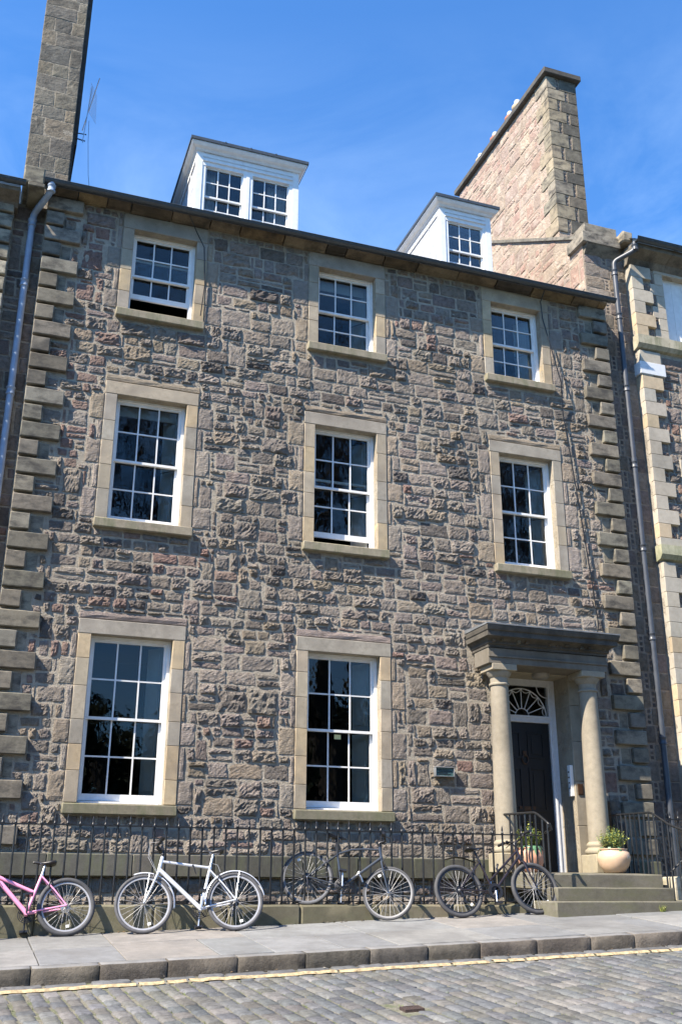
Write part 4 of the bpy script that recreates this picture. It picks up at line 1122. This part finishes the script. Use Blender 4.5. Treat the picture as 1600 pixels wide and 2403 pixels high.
for (a, b, c, d) in rw:
    f = MB(); f.box(a-.02, a+.06, NY+.12, NY+.24, c, d); f.box(b-.06, b+.02, NY+.12, NY+.24, c, d); f.box(a+.06, b-.06, NY+.122, NY+.24, d-.05, d); f.box(a+.06, b-.06, NY+.122, NY+.24, c, c+.06)
    wn = f.build('window', 'white', rh); zm = (c+d)/2
    sash(wn, a+.06, b-.06, zm-.02, d-.05, NY+.15, 1 if c > 9 else 3, 1 if c > 9 else 2, .04); sash(wn, a+.06, b-.06, c+.06, zm+.02, NY+.19, 1 if c > 9 else 3, 1 if c > 9 else 2, .04)
    if c > 9:
        s_ = MB(); n_ = 4
        for q in range(n_):
            xa = a+.06+(b-a-.12)*q/n_; s_.box(xa+.003, xa+(b-a-.12)/n_-.003, NY+.125, NY+.145, c+.06, d-.05)
        s_.build('shutter', 'white', wn)
    else:
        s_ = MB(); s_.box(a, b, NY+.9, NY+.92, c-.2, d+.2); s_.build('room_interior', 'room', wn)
    for side in (-1, 1):
        n_ = 6
        for q in range(n_):
            z0, z1 = c+(d-c)*q/n_, c+(d-c)*(q+1)/n_; w = .19 if q % 2 else .3
            xa, xb = (a-w, a) if side < 0 else (b, b+w)
            m1 = MB(); m1.rbox(xa, xb, NY-.02, NY+.12, z0+.002, z1-.002, jit(NC, .08), .0015, .25, .006, maxn=3); m1.build('jamb_stone', 'cream', wn, smooth=40); robs.append((xa, xb, z0, z1))
    m1 = MB(); m1.rbox(a-.2, b+.2, NY-.02, NY+.12, d, d+.28, jit(NC, .05), .0015, .25, .006); m1.build('lintel', 'cream', wn, smooth=40); robs.append((a-.2, b+.2, d, d+.28)); robs.append((a-.02, b+.02, c-.02, d))
cells = coursed(NX+.2, 12.6, -1., 11.4, robs, (.16, .28))
lay(cells, Vector((0, NY, 0)), VX, VZ, -VY, lambda r: jit(random.choice(PINK[2:5]+GREY+PURP), .12), rh, 'stone', 'rubble', 'rubble', 120, (.012, .035), .012)
for a, b in ((NX-.05, 11.6), (11.6, 12.5), (12.5, 14)):
    m1 = MB(); m1.prism([(NY+.1, 11.3), (NY-.03, 11.31), (NY-.10, 11.42), (NY-.22, 11.48), (NY-.32, 11.52), (NY-.33, 11.62), (NY+.1, 11.65)], 'x', a+.003, b-.003, jit((.16, .14, .11), .2)); m1.build('cornice_stone', 'cornice', rh)
gutter(rh, NX-.06, 16, NY-.40, 11.66, .07)
mb = MB(); mb.add([Vector((NX-.05, NY-.36, 11.68)), Vector((16, NY-.36, 11.68)), Vector((16, 5, 15)), Vector((NX-.05, 5, 15))], [(0, 1, 2, 3)]); mb.build('roof', 'slate', rh)
m1 = MB(); m1.rbox(10.62, 10.85, -.1, .4, 11.72, 11.95, (.34, .29, .21), .008, .1, .03, fq=14); m1.build('roof_stone', 'quoin', rh, smooth=35)
downpipe(rh, 'pipegrey', bend([(10.77, -.22, 11.62), (10.77, -.22, 11.45), (10.47, .07, 11.30), (10.465, .07, 11.1), (10.45, .07, -1.)]), .05, [(10.77, -.22, 11.5), (10.465, .07, 11.05), (10.465, .07, 10.1), (10.462, .07, 8.6), (10.46, .07, 7.1), (10.458, .07, 5.55), (10.455, .07, 4.0), (10.455, .07, 2.3)])
# ================================================================== TV AERIAL
ae = thing('tv_aerial', 'thin television aerial on a bracket beside the tall left chimney', 'aerial', (.62, 2.0, 12.9))
m1 = MB(); m1.tube([(.64, 2., 12.85), (.705, 2., 14.12)], .012, 6); m1.build('mast', 'chrome', ae, smooth=60)
m1 = MB(); m1.tube([(.52, 2., 12.9), (.68, 2., 12.88)], .012, 6); m1.tube([(.52, 2., 13.02), (.69, 2., 13.03)], .01, 6); m1.build('bracket', 'iron', ae, smooth=60)
m1 = MB(); m1.tube([(.62, 2.25, 13.30), (.80, 1.6, 14.02)], .008, 5); m1.build('boom', 'alu', ae)
m1 = MB()
for i in range(11):
    t = i/10; p = Vector((.70, 2., 13.42+.62*t)); l = .14-.03*t
    m1.tube([p+Vector((-.3*l, -.2, .0)), p+Vector((l, .1, -.01))], .0035, 4)
m1.build('elements', 'alu', ae)
m1 = MB(); m1.tube([(.71, 2., 13.35), (.735, 2.02, 12.9), (.80, 2.05, 12.2), (.86, 2.0, 11.75)], .004, 5); m1.build('cable', 'iron', ae)

# ================================================================== BICYCLES
def bicycle(label, A, B, phi, g, mats):
    A, B = Vector(A), Vector(B); eu = (B-A).normalized(); side = VZ.cross(eu).normalized()
    if side.y < 0: side = -side
    nn = eu.cross(side); nn = nn if nn.z > 0 else -nn
    ev = nn*cos(phi)+side*sin(phi); ew = eu.cross(ev).normalized()
    if ew.y > 0: ew = -ew                      # w points to the viewer
    t = thing('bicycle', label, 'bicycle', A, 'bicycles leaning on the railings')
    P = lambda u, v, w=0.: A+eu*u+ev*v+ew*w
    body, dark, tyre = mats['frame'], mats.get('dark', 'plastic'), mats['tyre']
    R = g['R']
    def wheel(c, R, turn=0., rear=False):
        ct, st_ = cos(turn), sin(turn)
        Q = lambda u, v, w=0.: P(c[0]+u*ct+w*st_, c[1]+v, -u*st_+w*ct)
        rt_ = g['tr']; m1 = MB()
        m1.tube([Q((R-rt_)*cos(a), (R-rt_)*sin(a)) for a in [2*pi*i/56 for i in range(56)]], rt_, 10, closed=True)
        wh = m1.build('wheel', tyre, t, smooth=180)
        m1 = MB(); n = 56; rr = R-2*rt_-.002; vs = []
        for i in range(n):
            a = 2*pi*i/n
            for (r, w) in ((rr+.006, -.011), (rr+.006, .011), (rr-.012, .009), (rr-.012, -.009)): vs.append(Q(r*cos(a), r*sin(a), w))
        fs = [(i*4+k, i*4+(k+1) % 4, ((i+1) % n)*4+(k+1) % 4, ((i+1) % n)*4+k) for i in range(n) for k in range(4)]
        m1.add(vs, fs); m1.build('rim', mats.get('rim', 'alu'), wh, smooth=40)
        m1 = MB(); ns = 28
        for i in range(ns):
            a = 2*pi*i/ns; b = a+(.5 if (i//2) % 2 else -.5); w = .028 if i % 2 else -.028
            m1.tube([Q(.022*cos(b), .022*sin(b), w), Q((rr-.01)*cos(a), (rr-.01)*sin(a), 0)], .0013, 4, cap=False)
        m1.build('spokes', 'spoke', wh, kind='stuff')
        m1 = MB(); m1.tube([Q(0, 0, -.05), Q(0, 0, -.03), Q(0, 0, .03), Q(0, 0, .05)], [.01, .02, .02, .01], 10); m1.build('hub', 'alu', wh, smooth=40)
        m1 = MB(); a0 = g.get('refl', -1.75); 
        m1.add([Q((rr-.05+dr)*cos(a0+da), (rr-.05+dr)*sin(a0+da), w) for w in (.006, .014) for (dr, da) in ((-.014, -.09), (.014, -.075), (.014, .075), (-.014, .09))], [(0, 1, 2, 3), (4, 7, 6, 5), (0, 4, 5, 1), (1, 5, 6, 2), (2, 6, 7, 3), (3, 7, 4, 0)])
        m1.build('spoke_reflector', 'reflector', wh)
        if rear:
            m1 = MB()
            for k in range(5):
                r = .052-.006*k; w = -.03+.005*k
                m1.tube([Q(r*cos(a), r*sin(a), w*g['drive']*-1) for a in [2*pi*i/18 for i in range(18)]], .004, 4, closed=True)
                m1.add([Q(0, 0, w*g['drive']*-1)]+[Q(r*cos(a), r*sin(a), w*g['drive']*-1) for a in [2*pi*i/18 for i in range(18)]], [(0, i+1, (i+1) % 18+1) for i in range(18)])
            m1.build('cassette', 'chrome' if g.get('brightcog') else 'darkmetal', wh)
        return wh
    ra, fa, bb, sc, ht, hb = g['ra'], g['fa'], g['bb'], g['sc'], g['ht'], g['hb']
    wheel(ra, R, 0, True); wheel(fa, R, g.get('turn', 0))
    f = MB()
    rk = g.get('fr', .018)
    if g.get('tt'): f.tube([P(*p) for p in g['tt']], rk*.85 if not g.get('big') else rk, 10)
    f.tube([P(*p) for p in g['dt']], rk*g.get('dtk', 1.15), 10)
    f.tube([P(*sc), P(*bb)], rk*.9, 10)
    f.tube([P(*ht), P(*hb)], rk*1.15, 10)
    f.tube([P(*bb, -.035), P(*bb, .035)], .024, 12)
    for w in (-1, 1):
        f.tube([P(sc[0], sc[1]-.02, w*.015), P((sc[0]+ra[0])/2, (sc[1]+ra[1])/2, w*.045), P(*ra, w*.062)], .0085, 8)
        f.tube([P(bb[0], bb[1], w*.025), P(bb[0]*.6+ra[0]*.4, bb[1]*.6+ra[1]*.4, w*.045), P(*ra, w*.062)], .0095, 8)
    f.build('frame', body, t, smooth=60)
    fk = MB(); dv = Vector((fa[0]-hb[0], fa[1]-hb[1]))
    c0 = (hb[0]+dv[0]*.08, hb[1]+dv[1]*.08)
    fk.tube([P(*hb), P(*c0)], .016, 8)
    tn = g.get('turn', 0)
    for w in (-1, 1):
        fk.tube([P(c0[0], c0[1], 0), P(c0[0]+w*.05*sin(tn), c0[1]-.01, w*.05*cos(tn)), P(hb[0]+dv[0]*.6-.004+w*.055*sin(tn), hb[1]+dv[1]*.6, w*.055*cos(tn)), P(fa[0]+w*.055*sin(tn), fa[1], w*.055*cos(tn))], [.014, .0145, .011, .009], 8)
    fk.build('fork', mats.get('fork', body), t, smooth=60)
    sp = g['sp']; m1 = MB(); m1.tube([P(*sc), P(*sp)], .0135, 10); m1.tube([P(sc[0]-.0, sc[1]-.012), P(sc[0]+(sp[0]-sc[0])*.12, sc[1]+(sp[1]-sc[1])*.12)], .019, 10); m1.build('seat_post', mats.get('post', 'alu'), t, smooth=60)
    # saddle: lofted from nose to tail
    m1 = MB(); no, ta = g['nose'], g['tail']; secs = []; n = 12
    for (q, w, h, dz) in ((0, .012, .012, -.006), (.05, .022, .02, 0), (.25, .028, .026, -.004), (.45, .045, .03, -.008), (.65, .085, .036, -.006), (.85, .10, .04, .004), (.96, .085, .036, .008), (1, .05, .02, .004)):
        u = no[0]+(ta[0]-no[0])*q; v = no[1]+(ta[1]-no[1])*q+dz
        secs.append([P(u, v-h*.35+h*.75*max(sin(a), -.6), w*cos(a)*.78) for a in [2*pi*i/n for i in range(n)]])
    vs = [p for s_ in secs for p in s_]; fs = [(i*n+k, i*n+(k+1) % n, (i+1)*n+(k+1) % n, (i+1)*n+k) for i in range(len(secs)-1) for k in range(n)]
    fs += [tuple(range(n)), tuple(range(len(secs)*n-1, (len(secs)-1)*n-1, -1))]
    m1.add(vs, fs); sad = m1.build('saddle', 'plastic', t, smooth=60)
    m1 = MB()
    for w in (-.02, .02): m1.tube([P(no[0]+(ta[0]-no[0])*.3, no[1]-.03, w), P(sp[0], sp[1]+.005, w), P(no[0]+(ta[0]-no[0])*.8, no[1]-.035, w*1.5)], .0045, 6)
    m1.build('rails', 'alu', sad)
    # stem and handlebar
    st = g['stem']; m1 = MB(); m1.tube([P(*ht), P(*st[0]), P(*st[1])], .014, 8)
    for q in range(3): m1.tube([P(ht[0]+(st[0][0]-ht[0])*(q*.3), ht[1]+(st[0][1]-ht[1])*(q*.3)+.004), P(ht[0]+(st[0][0]-ht[0])*(q*.3+.12), ht[1]+(st[0][1]-ht[1])*(q*.3+.12)+.004)], .02, 10)
    m1.build('stem', dark, t, smooth=60)
    c = st[1]; m1 = MB(); sw = g.get('sweep', .05); hw = g.get('hw', .27); ri = g.get('rise', .02)
    bt = g.get('barturn', 0)
    def H(u, v, w): return P(c[0]+u*cos(bt)+w*sin(bt), c[1]+v, -u*sin(bt)+w*cos(bt))
    m1.tube([H(-sw, ri, -hw), H(-sw*.6, ri, -hw*.5), H(0, 0, -.05), H(0, 0, .05), H(-sw*.6, ri, hw*.5), H(-sw, ri, hw)], .0125, 8); hbr = m1.build('handlebar', mats.get('bar', 'plastic'), t, smooth=60)
    for w in (-1, 1):
        m1 = MB(); m1.tube([H(-sw*1.02, ri, w*hw*.62), H(-sw*1.06, ri, w*hw*1.02)], .0175, 10); m1.build('grip', 'plastic', hbr, smooth=60)
        m1 = MB(); m1.tube([H(-sw*.8, ri-.002, w*hw*.6), H(.035, ri-.015, w*hw*.58), H(.05, ri-.03, w*hw*.9)], .006, 6); m1.tube([H(-sw*.7, ri-.02, w*hw*.5), H(-sw*.7+.01, ri+.02, w*hw*.56)], .017, 8); m1.build('brake_lever', 'darkmetal', hbr, smooth=60)
    m1 = MB()
    for w in (-1, 1):
        m1.tube([H(.02, ri-.02, w*hw*.5), H(.09, .02, w*.1), H(.10, -.10, w*.05), P(hb[0]+.02, hb[1]-.02, w*.02)], .0021, 5)
    if g.get('cabletail'): m1.tube([P(*q) for q in g['cabletail']], .0028, 5)
    m1.build('cables', mats.get('cable', 'plastic'), t, smooth=60)
    # transmission on the viewer's side or the far side
    dw = g['drive']*.048; m1 = MB(); cr_ = g.get('ring', .09)
    for k, r in enumerate((cr_, cr_*.8, cr_*.6)):
        m1.tube([P(bb[0]+r*cos(a), bb[1]+r*sin(a), dw-k*.006*g['drive']) for a in [2*pi*i/28 for i in range(28)]], .0045, 5, closed=True)
    for i in range(5):
        a = 2*pi*i/5+.3; m1.tube([P(*bb, dw), P(bb[0]+cr_*cos(a), bb[1]+cr_*sin(a), dw)], .007, 5)
    ck = m1.build('chainring', mats.get('ringmat', 'darkmetal'), t, smooth=60)
    m1 = MB(); m1.tube([P(*bb, -.075), P(*bb, .075)], .009, 8)
    ca = g['crank']
    for s_ in (-1, 1):
        e = (bb[0]+s_*.165*cos(ca), bb[1]+s_*.165*sin(ca)); w = .066*(1 if s_ > 0 else -1)
        m1.tube([P(*bb, w), P(*e, w*1.15)], [.013, .009], 8)
    m1.build('crank', mats.get('crankmat', 'alu'), ck, smooth=60)
    for s_ in (-1, 1):
        e = (bb[0]+s_*.165*cos(ca), bb[1]+s_*.165*sin(ca)); w = .066*(1 if s_ > 0 else -1)*1.15; w2 = w+(.085 if w > 0 else -.085)
        q = MB(); lo, hi = min(w, w2), max(w, w2)
        vs = [P(e[0]+a, e[1]+b, c_) for c_ in (lo, hi) for (a, b) in ((-.04, -.011), (.04, -.011), (.045, 0), (.04, .011), (-.04, .011), (-.045, 0))]
        q.add(vs, [(i, (i+1) % 6, 6+(i+1) % 6, 6+i) for i in range(6)]+[(5, 4, 3, 2, 1, 0), (6, 7, 8, 9, 10, 11)]); q.build('pedal', 'plastic', ck)
    m1 = MB(); dx = Vector((bb[0]-ra[0], bb[1]-ra[1])).normalized(); px_ = Vector((-dx[1], dx[0]))
    for s_ in (-1, 1): m1.tube([P(ra[0]+px_[0]*.032*s_, ra[1]+px_[1]*.032*s_, dw*.8), P(bb[0]+px_[0]*cr_*s_, bb[1]+px_[1]*cr_*s_, dw)], .0045, 5)
    m1.build('chain', 'darkmetal', t)
    m1 = MB(); m1.tube([P(ra[0], ra[1]-.01, dw*.9), P(ra[0]+.02, ra[1]-.06, dw*1.05), P(ra[0]+.035, ra[1]-.14, dw)], [.010, .012, .008], 6)
    for q in ((.012, -.075), (.035, -.14)): m1.tube([P(ra[0]+q[0], ra[1]+q[1], dw-.006), P(ra[0]+q[0], ra[1]+q[1], dw+.006)], .018, 10)
    m1.build('derailleur', 'darkmetal', t, smooth=60)
    # brakes at rear stays and fork crown
    m1 = MB()
    for (u, v, du) in ((ra[0]+(sc[0]-ra[0])*.80*(R+.01)/hypot(sc[0]-ra[0], sc[1]-ra[1])/.80, ra[1]+(sc[1]-ra[1])*(R+.01)/hypot(sc[0]-ra[0], sc[1]-ra[1]), -.02), (fa[0]+(hb[0]-fa[0])*(R-.02)/hypot(hb[0]-fa[0], hb[1]-fa[1]), fa[1]+(hb[1]-fa[1])*(R-.02)/hypot(hb[0]-fa[0], hb[1]-fa[1]), .02)):
        for w in (-1, 1): m1.tube([P(u, v-.04, w*.04), P(u+du, v+.02, w*.045), P(u+du*.5, v+.05, w*.02)], .008, 6)
    m1.build('brake', 'darkmetal', t, smooth=60)
    def guard(c, a0, a1, r, mat, w=.026):
        m1 = MB(); n = 26; vs = []
        for i in range(n+1):
            a = a0+(a1-a0)*i/n
            for (dr, ww) in ((0, -w), (.012, -w*.5), (.015, 0), (.012, w*.5), (0, w), (-.003, w), (.009, w*.45), (.011, 0), (.009, -w*.45), (-.003, -w)): vs.append(P(c[0]+(r+dr)*cos(a), c[1]+(r+dr)*sin(a), ww))
        m1.add(vs, [(i*10+k, i*10+(k+1) % 10, (i+1)*10+(k+1) % 10, (i+1)*10+k) for i in range(n) for k in range(10)]+[tuple(range(9, -1, -1)), tuple(range(n*10, n*10+10))])
        mg = m1.build('mudguard', mat, t, smooth=60)
        m1 = MB(); a = g.get('stay', a0+(a1-a0)*.3)
        for ww in (-1, 1): m1.tube([P(c[0]+r*cos(a), c[1]+r*sin(a), ww*w), P(*c, ww*.06)], .0028, 5)
        m1.build('stay', 'alu', mg)
    for q in g.get('guards', []): guard(*q)
    if g.get('blade'):
        m1 = MB(); n = 10; vs = []
        for i in range(n+1):
            q = i/n; u = g['blade'][0][0]*(1-q)+g['blade'][1][0]*q; v = g['blade'][0][1]*(1-q)+g['blade'][1][1]*q+.05*sin(q*pi)
            for (dv_, w) in ((0, -.035), (.012, 0), (0, .035), (-.006, 0)): vs.append(P(u, v+dv_, w*(.6+.4*sin(pi*min(q+.2, 1)))))
        m1.add(vs, [(i*4+k, i*4+(k+1) % 4, (i+1)*4+(k+1) % 4, (i+1)*4+k) for i in range(n) for k in range(4)]+[(3, 2, 1, 0), tuple(range(n*4, n*4+4))]); m1.build('mudguard', 'plastic', t, smooth=60)
    return t, P
D = radians
def gA(x, y, h=0): return (x, y, gz(x, y)+h)
b1, P1 = bicycle('pink step-through mountain bike cut off by the left edge of the photo', gA(1.218, -1.675), gA(.188, -1.675), D(17),
    dict(R=.315, tr=.027, ra=(0, .315), fa=(1.03, .315), bb=(.418, .262), sc=(.268, .67), ht=(.90, .80), hb=(.93, .68), tt=[(.35, .485), (.72, .66), (.905, .765)], dt=[(.42, .27), (.70, .595), (.925, .70)], sp=(.24, .775), nose=(.372, .818), tail=(.115, .80),
         stem=[(.885, .86), (.94, .90)], drive=-1, crank=D(95), ring=.085, big=True, fr=.019, dtk=1.3, brightcog=True, refl=-1.66, hw=.29),
    dict(frame='pinkpaint', tyre='rubber', rim='rimgrey', post='alu', crankmat='plastic'))
b2, P2 = bicycle('silver white hybrid bike with mudguards below the gap between two windows', gA(3.05, -1.86), gA(2.04, -1.76), D(17),
    dict(R=.325, tr=.021, ra=(-.01, .325), fa=(1.015, .325), bb=(.385, .25), sc=(.27, .70), ht=(.812, .845), hb=(.852, .685), tt=[(.27, .708), (.45, .735), (.808, .79)], dt=[(.385, .255), (.845, .70)], sp=(.23, .865), nose=(.352, .905), tail=(.105, .902),
         stem=[(.80, .92), (.87, .96)], drive=-1, crank=D(95), ring=.088, fr=.0185, dtk=1.35, hw=.27, rise=.03, refl=-1.85, cabletail=[(.32, .70), (.25, .76), (.18, .74), (.15, .66)],
         guards=[((-.01, .325), D(-5), D(170), .335, 'silverpaint'), ((1.015, .325), D(70), D(190), .335, 'silverpaint')], stay=D(100)),
    dict(frame='silverpaint', tyre='rubberlight', rim='rimgrey', post='alu', cable='spoke'))
A3 = (4.03, -1.40, -.138); B3 = gA(4.99, -1.70)
b3, P3 = bicycle('gunmetal hybrid bike with its back wheel up on the stone cope', A3, B3, D(13),
    dict(R=.318, tr=.016, ra=(-.05, .312), fa=(.955, .318), bb=(.385, .285), sc=(.262, .665), ht=(.765, .84), hb=(.81, .70), tt=[(.262, .66), (.43, .745), (.60, .785), (.765, .805)], dt=[(.385, .29), (.81, .72)], sp=(.215, .855), nose=(.34, .868), tail=(.09, .872),
         stem=[(.75, .89), (.82, .925)], drive=1, crank=D(98), ring=.088, fr=.0165, dtk=1.2, hw=.27, rise=.02, turn=D(-14), refl=2.2),
    dict(frame='steelblue', tyre='rubber', rim='darkrim', post='plastic', fork='steelblue'))
b4, P4 = bicycle('dark maroon mountain bike with a black clip-on mudguard next to the steps', gA(5.93, -1.70), gA(6.96, -1.73), D(17),
    dict(R=.325, tr=.026, ra=(.03, .325), fa=(1.085, .325), bb=(.505, .29), sc=(.385, .69), ht=(.945, .84), hb=(.972, .69), tt=[(.478, .435), (.935, .795)], dt=[(.51, .295), (.958, .73)], sp=(.345, .815), nose=(.478, .86), tail=(.222, .845),
         stem=[(.93, .90), (.985, .935)], drive=1, crank=D(-98), ring=.095, fr=.017, dtk=1.15, hw=.29, rise=.03, barturn=D(20), refl=-.9, ringmat='chrome', blade=((-.10, .71), (.33, .665))),
    dict(frame='maroon', tyre='rubber', rim='darkmetal', post='plastic', fork='maroon', crankmat='chrome'))
m1 = MB(); m1.lathe((0, 0, 0), [(.06, -.008), (.095, -.008), (.095, .008), (.06, .008)], 28, T=lambda p: P4(.505+p.x, .29+p.y, .056+p.z), cap=False); attach(m1.build('chain_guard', 'plastic', None, smooth=40), b4)
m1 = MB(); m1.tube([P4(.735, .555, .03), P4(.70, .60, .05), P4(.74, .63, .05), P4(.79, .60, .045), P4(.77, .54, .04)], .007, 6, closed=True); attach(m1.build('lock', 'plastic', None, smooth=60), b4); m1 = MB(); m1.tube([P4(.62, .63, .03), P4(.585, .58, .05), P4(.60, .54, .04)], .015, 8); attach(m1.build('bottle_clip', 'plastic', None, smooth=60), b4)
m1 = MB(); m1.tube([P2(.47, .735, .03), P2(.455, .70, .04), P2(.44, .65, .035), P2(.435, .63, .03)], [.012, .008, .006, .004], 6); attach(m1.build('pump_clip', 'plastic', None, smooth=60), b2)
m1 = MB(); m1.tube([P3(.53, .44, .03), P3(.56, .47, .05), P3(.60, .42, .05), P3(.62, .38, .04)], .011, 6); m1.tube([P3(.555, .455, .05), P3(.565, .485, .05)], .02, 8); attach(m1.build('bottle_cage', 'alu', None, smooth=60), b3)

# ================================================================== TREES ACROSS THE STREET (seen in the window glass)
def tree_meshes(seed, H):
    random.seed(seed); tr = MB(); tw = MB()
    def grow(p, d, l, r, lev):
        n = 3; pts = [p]; rr = [r]
        for i in range(n):
            d = (d+Vector((random.uniform(-1, 1), random.uniform(-1, 1), random.uniform(-.5, .7)))*.16).normalized(); pts.append(pts[-1]+d*l/n); rr.append(r*(1-.3*(i+1)/n))
        (tr if lev < 2 else tw).tube(pts, rr, 7 if lev < 2 else 4 if lev < 4 else 3, cap=False)
        if lev >= 7 or hypot(pts[-1].x, pts[-1].y) > 8.5: return
        k = 3 if lev < 5 else 2
        for i in range(k):
            a = random.uniform(0, 6.3); sp = random.uniform(.35, .8); ax = d.orthogonal().normalized(); ax.rotate(Matrix.Rotation(a, 3, d))
            nd = (d*cos(sp)+ax*sin(sp)); nd.z += .28; nd.normalize()
            grow(pts[-1] if i else pts[-2]+(pts[-1]-pts[-2])*random.random(), nd, l*random.uniform(.70, .88), rr[-1]*.82, lev+1)
    grow(Vector((0, 0, -.3)), Vector((0, 0, 1)), H*.19, H*.016, 0)
    return tr.mesh('trunk', [MAT['bark']], 60), tw.mesh('crown', [MAT['bark']], 60)
kinds = [tree_meshes(s, 42.) for s in (3, 14)]

tl = ['tall bare tree across the street mirrored in the tall left ground floor window', 'tall bare tree across the street mirrored in the middle windows', 'tall bare tree across the street mirrored in the right first floor window',
      'bare tree further back behind the first tree across the street', 'bare tree further back between the two middle trees', 'bare tree at the far right end of the row across the street']
for i, (x, y, s, rz) in enumerate(((5.5, -31, 1., .3), (15.8, -31, 1.0, 2.1), (25.5, -32, 1.0, 4.), (10.5, -40, 1.15, 5.), (20.5, -41, 1.1, 1.2), (31, -38, 1.1, 3.))):
    tk, cw = kinds[i % 2]
    t = thing('bare_tree', tl[i], 'tree', (x, y, -1.75+.0362*min(x, 40)), 'bare trees in the garden across the street'); t.rotation_euler = (0, 0, rz); t.scale = (s, s, s)
    for nme, me in (('trunk', tk), ('crown', cw)):
        o = bpy.data.objects.new(nme, me); COL.objects.link(o); o.parent = t

# unseen dense planting behind the trees, added and sized to cut sky fill
random.seed(77); m1 = MB()
for i in range(95):
    x = random.uniform(-75, 95); y = random.uniform(-52, -38); hh = random.uniform(13, 21) if x > 27 or x < -12 else random.uniform(9, 12) if x < 13 else random.uniform(11, 14.5); w = random.uniform(3, 5.5)
    for q in range(620):
        v = Vector((random.gauss(0, 1), random.gauss(0, 1), random.gauss(0, 1))).normalized()*random.uniform(.55, 1.)
        p = Vector((x+v.x*w, y+v.y*w, -1.5+hh*.5+v.z*hh*.52)); a = Vector((random.uniform(-1, 1), random.uniform(-1, 1), random.uniform(-1, 1))).normalized(); b = a.orthogonal().normalized(); l = random.uniform(.35, .75)
        m1.add([p-a*l, p-b*l*.4, p+a*l, p+b*l*.4], [(0, 1, 2, 3)])
m1.build('added_tree_belt', 'evergreen', kind='stuff')
